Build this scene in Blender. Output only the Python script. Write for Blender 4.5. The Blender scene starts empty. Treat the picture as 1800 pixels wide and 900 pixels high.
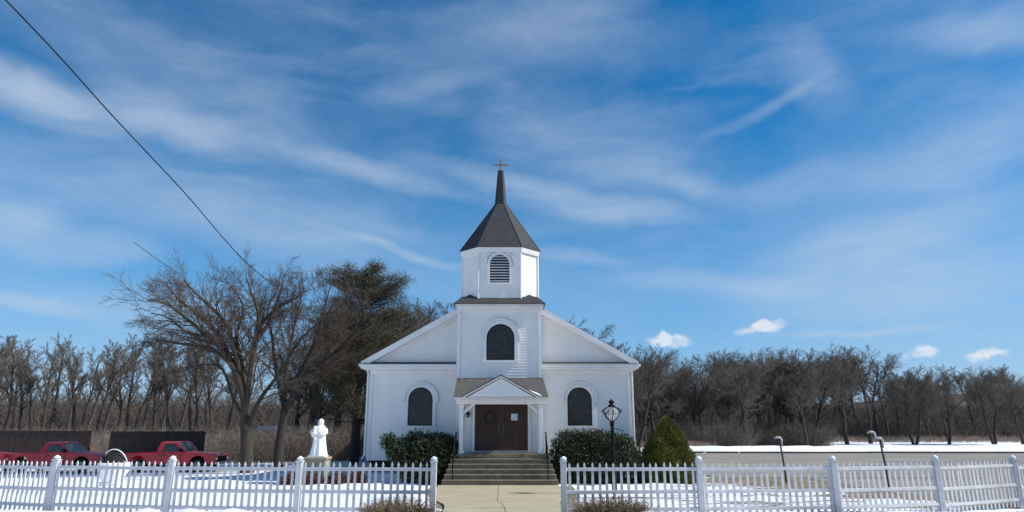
import bpy, math, random
import numpy as np
from mathutils import Vector, Matrix, noise as mnoise
R = math.radians
random.seed(7)
C = bpy.context.scene.collection
SC = bpy.context.scene

# ---------------------------------------------------------------- camera
F = 1170.0
PITCH = math.atan(305 / F)
cam_d = bpy.data.cameras.new('camera'); cam = bpy.data.objects.new('camera', cam_d); C.objects.link(cam)
cam.location = (0, 0, 1.6); cam.rotation_euler = (math.pi / 2 + PITCH, 0, 0)
cam_d.sensor_width = 36; cam_d.lens = 36 * F / 1800; cam_d.clip_end = 3000; cam_d.clip_start = 0.1
SC.camera = cam
SC.render.resolution_x = 1024; SC.render.resolution_y = 512

def direction(px, py):                       # world direction of a point of the photograph
    a = (px - 900) / F; t = (450 - py) / F
    y = math.cos(PITCH) - t * math.sin(PITCH); z = math.sin(PITCH) + t * math.cos(PITCH)
    return a, y, z
def at(px, py, Y):                           # that direction, carried to distance Y
    a, y, z = direction(px, py)
    return Vector((a / y * Y, Y, z / y * Y + 1.6))
def azel(px, py):
    a, y, z = direction(px, py)
    return math.atan2(a, y), math.atan2(z, math.hypot(a, y))

# ---------------------------------------------------------------- world
SUN_EL = 41.0; SUN_AZ = 94.5                 # azimuth clockwise from +Y (view direction)
w = bpy.data.worlds.new('World'); SC.world = w; w.use_nodes = True
nt = w.node_tree; N = nt.nodes; Lk = nt.links; N.clear()
def nd(t, **k):
    n = N.new(t)
    for a, b in k.items(): setattr(n, a, b)
    return n
def sock(x, inp):
    if isinstance(x, (int, float)): inp.default_value = x
    else: Lk.new(x, inp)
def M_(op, a, b=0.0, c=None, clamp=False):
    n = nd('ShaderNodeMath', operation=op, use_clamp=clamp); sock(a, n.inputs[0]); sock(b, n.inputs[1])
    if c is not None: sock(c, n.inputs[2])
    return n.outputs[0]
def ramp_(x, a, b, lo=0.0, hi=1.0):
    n = nd('ShaderNodeMapRange', interpolation_type='SMOOTHSTEP'); sock(x, n.inputs[0])
    for i, v in enumerate((a, b, lo, hi)): n.inputs[i + 1].default_value = v
    return n.outputs[0]
sky = nd('ShaderNodeTexSky', sky_type='NISHITA', sun_disc=False, sun_elevation=R(SUN_EL), sun_rotation=R(SUN_AZ))
sky.altitude = 100; sky.air_density = 1.0; sky.dust_density = 0.3; sky.ozone_density = 3.0
hsv = nd('ShaderNodeHueSaturation'); hsv.inputs['Saturation'].default_value = 1.46; hsv.inputs['Value'].default_value = 1.0; hsv.inputs['Hue'].default_value = .496
Lk.new(sky.outputs[0], hsv.inputs['Color'])
tc = nd('ShaderNodeTexCoord'); sep = nd('ShaderNodeSeparateXYZ'); Lk.new(tc.outputs['Generated'], sep.inputs[0])
X, Y, Z = sep.outputs
azn = M_('ARCTAN2', X, Y); eln = M_('ARCSINE', Z)
comb = nd('ShaderNodeCombineXYZ'); Lk.new(azn, comb.inputs[0]); Lk.new(eln, comb.inputs[1])
# gentle warp so that every cloud edge is uneven
def noise_(vec, scale, detail=6, rough=.55, sx=1, sy=1, rot=0, dist=0, loc=(0, 0, 0)):
    mp = nd('ShaderNodeMapping'); Lk.new(vec, mp.inputs[0]); mp.inputs['Scale'].default_value = (sx, sy, 1)
    mp.inputs['Rotation'].default_value = (0, 0, rot); mp.inputs['Location'].default_value = loc
    n = nd('ShaderNodeTexNoise'); Lk.new(mp.outputs[0], n.inputs['Vector']); n.inputs['Scale'].default_value = scale
    n.inputs['Detail'].default_value = detail; n.inputs['Roughness'].default_value = rough; n.inputs['Distortion'].default_value = dist
    return n
wn = noise_(comb.outputs[0], 5, 5)
vs = nd('ShaderNodeVectorMath', operation='SUBTRACT'); Lk.new(wn.outputs['Color'], vs.inputs[0]); vs.inputs[1].default_value = (.5, .5, .5)
vm = nd('ShaderNodeVectorMath', operation='MULTIPLY_ADD'); Lk.new(vs.outputs[0], vm.inputs[0]); vm.inputs[1].default_value = (.10, .045, 0)
Lk.new(comb.outputs[0], vm.inputs[2]); warped = vm.outputs[0]
wn2 = noise_(comb.outputs[0], 45, 5)
vs2 = nd('ShaderNodeVectorMath', operation='SUBTRACT'); Lk.new(wn2.outputs['Color'], vs2.inputs[0]); vs2.inputs[1].default_value = (.5, .5, .5)
vm2 = nd('ShaderNodeVectorMath', operation='MULTIPLY_ADD'); Lk.new(vs2.outputs[0], vm2.inputs[0]); vm2.inputs[1].default_value = (.034, .024, 0)
Lk.new(comb.outputs[0], vm2.inputs[2]); warped2 = vm2.outputs[0]
def blob(px, py, rx, ry, ang, wgt, vec=None, inner=.0):
    a, e = azel(px, py); a2, e2 = azel(px + 10, py); k = abs(a2 - a) / 10
    mp = nd('ShaderNodeMapping', vector_type='TEXTURE'); Lk.new(vec or warped, mp.inputs[0])
    mp.inputs['Location'].default_value = (a, e, 0); mp.inputs['Rotation'].default_value = (0, 0, R(ang)); mp.inputs['Scale'].default_value = (rx * k, ry * k, 1)
    ln = nd('ShaderNodeVectorMath', operation='LENGTH'); Lk.new(mp.outputs[0], ln.inputs[0])
    return M_('MULTIPLY', ramp_(ln.outputs['Value'], 1.0, inner), wgt)
streak = noise_(warped, 3.2, 8, .6, 1, 4.2, R(14), .4).outputs['Fac']
fine = noise_(warped, 9, 8, .62, 1, 3.0, R(20), .6, (3, 1, 0)).outputs['Fac']
tot = None
for b in ((60, 165, 330, 75, -8, .74), (330, 222, 230, 62, -14, .66), (40, 150, 300, 75, -4, .35), (620, 292, 330, 34, -9, .50), (880, 318, 240, 26, -11, .5),
          (1060, 366, 250, 34, -9, .58), (1190, 318, 150, 40, -22, .36), (1050, 260, 330, 110, -12, .26), (350, 150, 500, 120, -14, .30),
          (170, 330, 560, 130, -4, .40), (30, 385, 150, 60, 10, .70), (110, 430, 240, 62, 5, .58), (500, 400, 420, 110, -12, .30),
          (720, 452, 190, 12, -13, .42), (640, 425, 60, 10, -10, .25), (1560, 420, 360, 75, 8, .66), (1700, 270, 330, 100, 12, .56), (1740, 60, 230, 65, -14, .45), (1500, 490, 380, 50, 3, .40),
          (1420, 130, 140, 70, -60, .26), (1340, 190, 180, 18, 18, .28), (1560, 520, 420, 60, 2, .42), (40, 525, 160, 30, -6, .5), (1010, 450, 130, 22, -10, .35),
          (1000, 60, 330, 80, -6, .24), (760, 150, 160, 30, 10, .25), (1500, 580, 260, 12, 1, .45), (1240, 500, 300, 34, -5, .30), (300, 540, 300, 60, 0, .25), (1400,330,260,60,5,.22)):
    v = blob(*b); tot = v if tot is None else M_('ADD', tot, v)
det = M_('ADD', ramp_(streak, .25, .78, .62, 1.15), ramp_(fine, .35, .75, -.15, .28))
veil = noise_(warped, 1.5, 7, .62, 1, 1.8, R(12), .3, (5, 2, 0)).outputs['Fac']
cir = M_('ADD', M_('MULTIPLY', tot, det), ramp_(veil, .34, .72, .0, .22))
cir = M_('ADD', cir, ramp_(streak, .44, .80, 0, .18))
horiz = ramp_(eln, R(2), R(22), .16, 0)
cir = M_('MULTIPLY', M_('SUBTRACT', 1.0, M_('EXPONENT', M_('MULTIPLY', cir, -1.35))), .93)
cum = None
for b in ((1178, 600, 44, 17, -8, 1.25), (1165, 592, 24, 11, 0, 1.0), (1338, 577, 60, 15, 4, 1.1), (1345, 569, 30, 9, 0, .9), (1620, 620, 42, 15, 5, 1.15), (1735, 623, 50, 13, 3, 1.1)):
    v = blob(*b, vec=warped2, inner=.25); cum = v if cum is None else M_('MAXIMUM', cum, v)
cum = M_('MULTIPLY', M_('MINIMUM', cum, .88), ramp_(wn2.outputs['Fac'], .30, .55, .45, 1.0))
def mixc(fac, a, b):
    n = nd('ShaderNodeMix', data_type='RGBA'); sock(fac, n.inputs[0])
    for v, i in ((a, 6), (b, 7)):
        if isinstance(v, tuple): n.inputs[i].default_value = (*v, 1)
        else: Lk.new(v, n.inputs[i])
    return n.outputs[2]
CL = 4.9
base = mixc(ramp_(eln, R(0), R(26), .70, 0), hsv.outputs[0], (1.5, 3.55, 6.6))
col = mixc(cir, base, (CL * .84, CL * 1.03, CL * 1.30))
col = mixc(cum, col, (6.3, 6.6, 7.2))
bg = nd('ShaderNodeBackground'); Lk.new(col, bg.inputs[0]); bg.inputs[1].default_value = 0.095
ow = nd('ShaderNodeOutputWorld'); Lk.new(bg.outputs[0], ow.inputs[0])

sd = bpy.data.lights.new('sun', 'SUN'); sd.energy = 4.2; sd.angle = R(.5); sd.color = (1, .955, .89)
sun = bpy.data.objects.new('sun', sd); C.objects.link(sun)
sdir = Vector((math.sin(R(SUN_AZ)) * math.cos(R(SUN_EL)), math.cos(R(SUN_AZ)) * math.cos(R(SUN_EL)), math.sin(R(SUN_EL))))
sun.rotation_euler = (-sdir).to_track_quat('-Z', 'Y').to_euler(); sun.location = (30, 0, 40)
SC.view_settings.view_transform = 'Standard'; SC.view_settings.look = 'None'; SC.view_settings.exposure = 0.38; SC.view_settings.gamma = 1

# ---------------------------------------------------------------- materials
def material(name, col, rough=.8, var=0.0, vscale=4, bump=0.0, bscale=20, col2=None, stretch=(1, 1, 1), metal=0, detail=6, spec=.4):
    m = bpy.data.materials.new(name); m.use_nodes = True; t = m.node_tree; b = t.nodes['Principled BSDF']
    b.inputs['Roughness'].default_value = rough; b.inputs['Metallic'].default_value = metal; b.inputs['Specular IOR Level'].default_value = spec
    tcn = t.nodes.new('ShaderNodeTexCoord'); mp = t.nodes.new('ShaderNodeMapping'); mp.inputs['Scale'].default_value = stretch
    t.links.new(tcn.outputs['Object'], mp.inputs[0])
    n = t.nodes.new('ShaderNodeTexNoise'); n.inputs['Scale'].default_value = vscale; n.inputs['Detail'].default_value = detail; n.inputs['Roughness'].default_value = .6
    t.links.new(mp.outputs[0], n.inputs['Vector'])
    r = t.nodes.new('ShaderNodeValToRGB'); c2 = col2 or tuple(c * (1 - var) for c in col); c1 = col if col2 else tuple(min(1, c * (1 + var)) for c in col)
    r.color_ramp.elements[0].position = .32; r.color_ramp.elements[1].position = .68
    r.color_ramp.elements[0].color = (*c2, 1); r.color_ramp.elements[1].color = (*c1, 1)
    t.links.new(n.outputs['Fac'], r.inputs[0]); t.links.new(r.outputs[0], b.inputs['Base Color'])
    if bump:
        n2 = t.nodes.new('ShaderNodeTexNoise'); n2.inputs['Scale'].default_value = bscale; n2.inputs['Detail'].default_value = 5
        t.links.new(mp.outputs[0], n2.inputs['Vector'])
        bp = t.nodes.new('ShaderNodeBump'); bp.inputs['Strength'].default_value = bump; bp.inputs['Distance'].default_value = .05
        t.links.new(n2.outputs['Fac'], bp.inputs['Height']); t.links.new(bp.outputs[0], b.inputs['Normal'])
    return m
MT = {}
MT['white'] = material('white_paint', (.72, .72, .72), .55, .05, 1.3, .08, 30)
MT['siding'] = material('white_clapboard', (.79, .785, .765), .6, col2=(.73, .73, .71), vscale=1.5, bump=.08, bscale=25, stretch=(1.6, 1.6, .45))
MT['shingle'] = material('grey_shingle', (.055, .055, .055), .9, .35, 9, .5, 35, stretch=(1, 1, 2.5))
MT['slate'] = material('dark_slate', (.022, .023, .026), .7, .3, 12, .3, 30)
MT['porch_shingle'] = material('weathered_shingle', (.10, .095, .085), .9, .35, 10, .5, 35)
MT['dark'] = material('dark_foundation', (.02, .018, .017), .9, .4, 3, .3, 20)
MT['door'] = material('stained_wood', (.048, .015, .007), .5, col2=(.020, .008, .004), vscale=5, stretch=(4, 4, .4), bump=.1, bscale=40)
MT['glass'] = material('dark_stained_glass', (.008, .009, .012), .18, col2=(.040, .024, .018), vscale=6)
MT['tracery'] = material('window_tracery', (.06, .065, .06), .5, .2)
MT['black'] = material('black_metal', (.008, .008, .008), .75, .2, spec=.15)
MT['metal'] = material('weathered_metal', (.28, .28, .27), .5, .2, metal=.3)
MT['concrete'] = material('step_concrete', (.21, .17, .115), .9, .25, 4, .25, 60)
MT['paper'] = material('pale_paper', (.50, .58, .66), .8, .05)
MT['bark'] = material('grey_bark', (.085, .070, .050), .95, .4, 6, .6, 25, stretch=(3, 3, .6))
MT['twig'] = material('twig_bark', (.095, .070, .052), .95, .3, 1.5)
MT['bark_mid'] = material('brown_bark', (.060, .050, .036), .95, .4, 6, .6, 25, stretch=(3, 3, .6))
MT['bark_dark'] = material('dark_bark', (.05, .042, .036), .95, .4, 6, .6, 25, stretch=(3, 3, .6))
MT['twig_bg'] = material('distant_twig', (.128, .110, .088), .95, .3, .4)
MT['needle'] = material('pine_needles', (.072, .068, .034), .8, .4, 1.5)
MT['yew'] = material('yew_leaf', (.060, .080, .030), .6, col2=(.014, .026, .010), vscale=2.5)
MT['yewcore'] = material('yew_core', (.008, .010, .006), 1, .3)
MT['arbor'] = material('arborvitae_leaf', (.20, .19, .025), .75, col2=(.055, .07, .014), vscale=3)
MT['drygrass'] = material('dry_grass', (.26, .19, .11), .9, col2=(.12, .09, .06), vscale=6)
MT['brush'] = material('brush_stems', (.175, .145, .115), .95, .35, .3)
MT['statue'] = material('white_stone', (.82, .82, .80), .6, .04, 5, .15, 30)
MT['pedestal'] = material('pedestal_stone', (.34, .31, .22), .9, .15, 6, .3, 40)
MT['fence'] = material('white_vinyl', (.64, .64, .655), .5, col2=(.48, .48, .49), vscale=5, bump=.1)
MT['boards'] = material('dark_boards', (.052, .034, .029), .85, .3, 2, .2, 10, stretch=(3, 3, .4))
MT['red'] = material('red_paint', (.50, .020, .030), .35, .15, 1.2, spec=.5)
MT['tyre'] = material('tyre_rubber', (.015, .015, .015), .9, .2)
MT['rim'] = material('steel_rim', (.22, .21, .2), .4, .2, metal=.6)
MT['carglass'] = material('car_glass', (.05, .065, .07), .06, .1)
MT['chrome'] = material('bumper_chrome', (.45, .45, .46), .25, .1, metal=.9)
MT['lens'] = material('lamp_lens', (.6, .55, .45), .2, .1)
MT['redleaf'] = material('red_leaf', (.22, .03, .025), .7, col2=(.07, .07, .025), vscale=9)
MT['concrete_path'] = material('path_concrete', (.46, .40, .27), .9, col2=(.36, .31, .205), vscale=1.3, bump=.15, bscale=40)
MT['asphalt'] = material('asphalt', (.31, .285, .23), .9, col2=(.17, .163, .145), vscale=.45, bump=.2, bscale=30, stretch=(.35, 1.2, 1))
MT['kerb'] = material('kerb_stone', (.07, .045, .04), .9, .3, 3)
MT['brass'] = material('old_brass', (.14, .10, .05), .45, .2, metal=.5)
MT['snowcap'] = material('clean_snow', (.86, .87, .89), .7, .03, 3, .3, 10)
def glass_mat():
    m = bpy.data.materials.new('lantern_glass'); m.use_nodes = True; b = m.node_tree.nodes['Principled BSDF']
    b.inputs['Base Color'].default_value = (.9, .9, .88, 1); b.inputs['Roughness'].default_value = .2; b.inputs['Transmission Weight'].default_value = .75; b.inputs['IOR'].default_value = 1.2
    return m
MT['lglass'] = glass_mat()

# ---------------------------------------------------------------- mesh helpers
class MB:
    def __init__(s): s.v = []; s.f = []
    def add(s, vs, fs, T=None):
        o = len(s.v); s.v += [tuple(T @ Vector(q)) if T else tuple(q) for q in vs]; s.f += [tuple(i + o for i in f) for f in fs]; return s
    def box(s, x0, x1, y0, y1, z0, z1, T=None):
        return s.add([(x0, y0, z0), (x1, y0, z0), (x1, y1, z0), (x0, y1, z0), (x0, y0, z1), (x1, y0, z1), (x1, y1, z1), (x0, y1, z1)],
                     [(0, 3, 2, 1), (4, 5, 6, 7), (0, 1, 5, 4), (1, 2, 6, 5), (2, 3, 7, 6), (3, 0, 4, 7)], T)
    def prism(s, pts, y0, y1, T=None):         # polygon in xz, extruded along y
        n = len(pts)
        return s.add([(x, y0, z) for x, z in pts] + [(x, y1, z) for x, z in pts],
                     [tuple(range(n)), tuple(range(2 * n - 1, n - 1, -1))] + [(i, i + n, (i + 1) % n + n, (i + 1) % n) for i in range(n)], T)
    def strip(s, a, b, y0, y1, T=None):        # band between two open xz outlines, extruded along y
        n = len(a); vs = [(x, y, z) for y in (y0, y1) for l in (a, b) for x, z in l]
        fs = []
        for i in range(n - 1):
            fs += [(i, n + i, n + i + 1, i + 1), (2 * n + i, 2 * n + i + 1, 3 * n + i + 1, 3 * n + i), (i, i + 1, 2 * n + i + 1, 2 * n + i), (n + i, 3 * n + i, 3 * n + i + 1, n + i + 1)]
        fs += [(0, 2 * n, 3 * n, n), (n - 1, 2 * n - 1, 4 * n - 1, 3 * n - 1)]
        return s.add(vs, fs, T)
    def tube(s, pts, rad, k=8, cap=True):
        pts = [Vector(p) for p in pts]; rad = rad if hasattr(rad, '__len__') else [rad] * len(pts); vs = []; fs = []
        for i, p in enumerate(pts):
            t = (pts[min(i + 1, len(pts) - 1)] - pts[max(i - 1, 0)]).normalized()
            u = t.cross(Vector((0, 1, 0)) if abs(t.y) < .9 else Vector((1, 0, 0))).normalized(); w_ = t.cross(u)
            for j in range(k):
                a = 2 * math.pi * j / k; vs.append(p + (u * math.cos(a) + w_ * math.sin(a)) * rad[i])
        for i in range(len(pts) - 1):
            for j in range(k): fs.append((i * k + j, i * k + (j + 1) % k, (i + 1) * k + (j + 1) % k, (i + 1) * k + j))
        if cap: fs += [tuple(range(k - 1, -1, -1)), tuple((len(pts) - 1) * k + j for j in range(k))]
        return s.add(vs, fs)
    def lathe(s, prof, c=(0, 0, 0), k=16):
        vs = []; fs = []
        for r, z in prof:
            for j in range(k): a = 2 * math.pi * j / k; vs.append((c[0] + r * math.cos(a), c[1] + r * math.sin(a), c[2] + z))
        for i in range(len(prof) - 1):
            for j in range(k): fs.append((i * k + j, i * k + (j + 1) % k, (i + 1) * k + (j + 1) % k, (i + 1) * k + j))
        fs += [tuple(range(k - 1, -1, -1)), tuple((len(prof) - 1) * k + j for j in range(k))]
        return s.add(vs, fs)
    def build(s, name, mat, parent=None, smooth=False, bevel=0, loc=None):
        me = bpy.data.meshes.new(name); me.from_pydata([tuple(v) for v in s.v], [], s.f); me.materials.append(mat)
        if smooth: me.polygons.foreach_set('use_smooth', [True] * len(me.polygons))
        me.update()
        o = bpy.data.objects.new(name, me); C.objects.link(o)
        if parent: o.parent = parent
        if loc: o.location = loc
        if bevel:
            b = o.modifiers.new('bevel', 'BEVEL'); b.width = bevel; b.segments = 2; b.limit_method = 'ANGLE'; b.angle_limit = R(40)
        return o
def raw_mesh(name, V, Fc, mat, parent=None, smooth=False):   # numpy arrays, all faces of one size
    me = bpy.data.meshes.new(name); k = Fc.shape[1]
    me.vertices.add(len(V)); me.vertices.foreach_set('co', np.ascontiguousarray(V, dtype=np.float32).ravel())
    me.loops.add(Fc.size); me.loops.foreach_set('vertex_index', np.ascontiguousarray(Fc, dtype=np.int32).ravel())
    me.polygons.add(len(Fc)); me.polygons.foreach_set('loop_start', np.arange(0, Fc.size, k, dtype=np.int32))
    if smooth: me.polygons.foreach_set('use_smooth', np.ones(len(Fc), dtype=bool))
    me.materials.append(mat); me.update(calc_edges=True); me.validate()
    o = bpy.data.objects.new(name, me); C.objects.link(o)
    if parent: o.parent = parent
    return o
def tag(o, label=None, cat=None, group=None, kind=None):
    for k, v in (('label', label), ('category', cat), ('group', group), ('kind', kind)):
        if v: o[k] = v
    return o
def thing(name, label, cat, loc=(0, 0, 0), rz=0, group=None, sc=1):
    o = bpy.data.objects.new(name, None); C.objects.link(o); o.location = loc; o.rotation_euler = (0, 0, rz); o.scale = (sc, sc, sc); o.empty_display_size = .3
    return tag(o, label, cat, group)
def kids(o): return [c for c in bpy.data.objects if c.parent == o]
KIDS = {}
def copy_tree(o, parent=None):
    c = o.copy(); C.objects.link(c); c.parent = parent
    if o.name not in KIDS: KIDS[o.name] = kids(o)
    for ch in KIDS[o.name]: copy_tree(ch, c)
    return c
def sstep(x, a, b):
    t = min(1, max(0, (x - a) / (b - a))); return t * t * (3 - 2 * t)

# ---------------------------------------------------------------- terrain
CX, CY, GZ = -.56, 31.0, -.53                 # church axis, facade distance, churchyard level
def fence_y(x):
    return 12.75 + (.034 * max(0, -x - 1.4) ** 1.45 if x < 0 else .021 * max(0, x - 1.5) ** 2.05)
def ground(x, y):
    z = GZ * sstep(y, 12.6, 24)
    z += -.18 * sstep(-x, 10, 22) * sstep(y, 24, 36)
    d = max(abs(x - CX) - 6, 0); dy = max(30.9 - y, y - 52, 0)      # snow drifted against the church walls
    z += .26 * (1 - sstep(math.hypot(d, dy), .0, 2.0)) * sstep(abs(x - CX), 2.4, 3.6)
    z += 0.5 * sstep(y, 84, 130) + 5.5 * sstep(y, 110, 300)
    return z
PATH = [(9.0, -1.25, 1.2), (12.7, -1.30, 1.15), (16, -1.5, 1.1), (20, -2.2, 1.35), (24, -2.7, 1.75), (27.3, -2.85, 1.8)]
def path_lr(y):
    for (a, l0, r0), (b, l1, r1) in zip(PATH, PATH[1:]):
        if a <= y <= b: t = (y - a) / (b - a); return l0 + (l1 - l0) * t, r0 + (r1 - r0) * t
    return None
def lumps(x, y):
    z = 0
    n = mnoise.noise((x * .9, y * 1.3, 0)); n2 = mnoise.noise((x * 3.1, y * 3.1, 4)); n3 = mnoise.noise((x * .25, y * .35, 9))
    damp = 1 if y < 34 else .4
    z += damp * (.06 * n + .030 * n2 + .06 * n3)
    fy = fence_y(x)
    amp = (sstep(-x, 1.9, 2.6) * .9 + sstep(x, 1.5, 2.2) * (1 - sstep(x, 4.6, 6.2)) * .8)      # ploughed snow in front of the pickets
    amp *= .62 + .5 * mnoise.noise((x * .55 + 3, 1.7, 0)) + .30 * n2
    z += max(0, amp) * .30 * math.exp(-((y - fy + .75) / .42) ** 2)
    z += .40 * math.exp(-((x - .72) / .26) ** 2 - ((y - 12.9) / .5) ** 2)                      # heap beside the gate post
    z += .22 * math.exp(-((x + 2.45) / .6) ** 2 - ((y - 19) / 2.0) ** 2)
    return z
def surf(x, y):
    z = ground(x, y); p = path_lr(y); l = lumps(x, y)
    if p:
        e = max(p[0] - x, x - p[1]); k = sstep(e, .0, .35); l = l * k + .05 * k
    if y > 27.2 and abs(x - CX) < 2.2 and y < 32: l = -.03
    if x > 8.5 and 30 < y < 66: l *= 1 - sstep(x, 8.5, 10)
    if y < 32: l *= 1 - sstep(x, 12.6, 13.3) * (1 - sstep(x, 24, 25))
    return z + l
def cover(x, y):                              # how much snow lies there, 1 = full
    c = .96 - .16 * (1 - sstep(y, 12.6, 14.5))
    if x > .9: c = .65 - .22 * sstep(x, 7, 13) - .15 * sstep(y, 24, 29) * sstep(x, 5, 7)
    if y > 62: c = 1.0
    p = path_lr(y)
    if p:
        e = max(p[0] - x, x - p[1]); c -= .62 * (1 - sstep(e, .10, .60)) * (1 if x > -1 or y > 15 else .7)
    if x < -12 and 34 < y < 60: c = .7
    return c
def axis(segs):
    out = []
    for a, b, s in segs: out += list(np.arange(a, b, s))
    return out + [segs[-1][1]]
xs = axis([(-900, -200, 70), (-200, -60, 10), (-60, -16, 2), (-16, -8, .3), (-8, 8, .16), (8, 16, .3), (16, 60, 2), (60, 200, 10), (200, 900, 70)])
ys = axis([(-60, 8, 4), (8, 11, .4), (11, 15, .13), (15, 34, .3), (34, 70, 2), (70, 160, 5), (160, 400, 20), (400, 1600, 100)])
V = np.array([(x, y, surf(x, y)) for y in ys for x in xs]); nx = len(xs)
ii = np.array([(j * nx + i, j * nx + i + 1, (j + 1) * nx + i + 1, (j + 1) * nx + i) for j in range(len(ys) - 1) for i in range(nx - 1)])
def ground_mat():
    m = bpy.data.materials.new('snowy_ground'); m.use_nodes = True; t = m.node_tree; b = t.nodes['Principled BSDF']; b.inputs['Roughness'].default_value = .75
    L = t.links.new
    tcn = t.nodes.new('ShaderNodeTexCoord'); at_ = t.nodes.new('ShaderNodeAttribute'); at_.attribute_name = 'cover'
    def nz(sc, st=(1, 1, 1), d=6):
        mp = t.nodes.new('ShaderNodeMapping'); mp.inputs['Scale'].default_value = st; L(tcn.outputs['Object'], mp.inputs[0])
        n = t.nodes.new('ShaderNodeTexNoise'); n.inputs['Scale'].default_value = sc; n.inputs['Detail'].default_value = d; L(mp.outputs[0], n.inputs['Vector']); n.inputs['Roughness'].default_value = .6
        return n.outputs['Fac']
    def mth(op, a, b_):
        n = t.nodes.new('ShaderNodeMath'); n.operation = op
        for v, i in ((a, 0), (b_, 1)):
            if isinstance(v, float): n.inputs[i].default_value = v
            else: L(v, n.inputs[i])
        return n.outputs[0]
    a = mth('ADD', mth('MULTIPLY', nz(.55, (.45, 1.5, 1)), 1.1), mth('MULTIPLY', nz(4.0, (.8, 1.2, 1)), .35))
    s = mth('SUBTRACT', mth('ADD', at_.outputs['Fac'], a), 1.28)
    mr = t.nodes.new('ShaderNodeMapRange'); mr.interpolation_type = 'SMOOTHSTEP'; L(s, mr.inputs[0]); mr.inputs[1].default_value = -.03; mr.inputs[2].default_value = .05
    def rgb(f, c1, c2):
        r = t.nodes.new('ShaderNodeValToRGB'); r.color_ramp.elements[0].position = .35; r.color_ramp.elements[1].position = .65
        r.color_ramp.elements[0].color = (*c1, 1); r.color_ramp.elements[1].color = (*c2, 1); L(f, r.inputs[0]); return r.outputs[0]
    earth = rgb(nz(2.2, (.6, 1.4, 1)), (.13, .095, .05), (.30, .235, .13)); snow = rgb(nz(1.6), (.80, .81, .83), (.88, .89, .91))
    mx = t.nodes.new('ShaderNodeMix'); mx.data_type = 'RGBA'; L(mr.outputs[0], mx.inputs[0]); L(earth, mx.inputs[6]); L(snow, mx.inputs[7]); L(mx.outputs[2], b.inputs['Base Color'])
    h = mth('ADD', mth('MULTIPLY', mr.outputs[0], .55), mth('ADD', mth('MULTIPLY', nz(6.0), .5), mth('MULTIPLY', nz(30.0), .18)))
    bp = t.nodes.new('ShaderNodeBump'); bp.inputs['Strength'].default_value = .8; bp.inputs['Distance'].default_value = .12; L(h, bp.inputs['Height']); L(bp.outputs[0], b.inputs['Normal'])
    return m
MT['ground'] = ground_mat()
g = raw_mesh('ground', V, ii, MT['ground'], smooth=True); g['kind'] = 'structure'
ca = g.data.attributes.new('cover', 'FLOAT', 'POINT'); ca.data.foreach_set('value', np.array([cover(v[0], v[1]) for v in V], dtype=np.float32))

# path: two slabs wide, cut into flags
pb = MB(); jb = MB()
yy = [9.0 + i * 1.525 for i in range(13)]
for a, b in zip(yy, yy[1:]):
    la, ra = path_lr(min(a, 27.3)); lb, rb = path_lr(min(b, 27.3)); b2 = b - .018
    for h in (0, 1):
        m0 = (la + ra) / 2 if h else la; m1 = ra if h else (la + ra) / 2; n0 = (lb + rb) / 2 if h else lb; n1 = rb if h else (lb + rb) / 2
        g_ = .008; zz = lambda y: ground(0, y)
        q = [(m0 + g_, a, zz(a) + .055), (m1 - g_, a, zz(a) + .055), (n1 - g_, b2, zz(b2) + .055), (n0 + g_, b2, zz(b2) + .055)]
        pb.add(q + [(x, y, z - .2) for x, y, z in q], [(0, 1, 2, 3), (0, 4, 5, 1), (1, 5, 6, 2), (2, 6, 7, 3), (3, 7, 4, 0)])
tag(pb.build('path', MT['concrete_path']), kind='structure')

def sheet(name, mat, x0, x1, y0, y1, dx, dy, off, edge=.0):
    xa = np.linspace(x0, x1, int((x1 - x0) / dx) + 2); ya = np.linspace(y0, y1, int((y1 - y0) / dy) + 2); n = len(xa)
    Vv = np.array([(x, y + edge * mnoise.noise((x * .13, 5.5, y * .01)), ground(x, y) + off) for y in ya for x in xa])
    I = np.array([(j * n + i, j * n + i + 1, (j + 1) * n + i + 1, (j + 1) * n + i) for j in range(len(ya) - 1) for i in range(n - 1)])
    return tag(raw_mesh(name, Vv, I, mat, smooth=True), kind='structure')
sheet('parking_lot', MT['asphalt'], 9.3, 150, 31.5, 64, 2, 1.5, .02, 1.2)
sheet('driveway', MT['asphalt'], 13.2, 24, 9, 31.2, 1.5, .15, .016)
kb = MB(); xk = 12
while xk < 150:
    yk = 64.2 + 1.2 * mnoise.noise((xk * .13, 5.5, .64)); z0 = ground(xk, yk); kb.box(xk, xk + 2.96, yk, yk + .3, z0 - .1, z0 + .16); xk += 3
tag(kb.build('kerb', MT['kerb'], bevel=.02), kind='structure')
# ploughed snow along the far side of the parking lot
sb = MB(); xk = -8.0; prof = []
xx = np.arange(12, 150, .8); secs = [(64.5, 0), (64.9, .45), (66.0, .72), (69.5, .62), (76, 0)]
Vv = []; 
for x in xx:
    h = .9 + .55 * mnoise.noise((x * .35, 0, 3))
    for y, z in secs: Vv.append((x, y + 1.2 * mnoise.noise((x * .13, 5.5, .64)) + .2 * mnoise.noise((x * .9, y, 0)), ground(x, y) - .05 + z * h))
k = len(secs); I = np.array([(i * k + j, (i + 1) * k + j, (i + 1) * k + j + 1, i * k + j + 1) for i in range(len(xx) - 1) for j in range(k - 1)])
tag(raw_mesh('snow_bank', np.array(Vv), I, MT['snowcap'], smooth=True), kind='structure')
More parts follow.
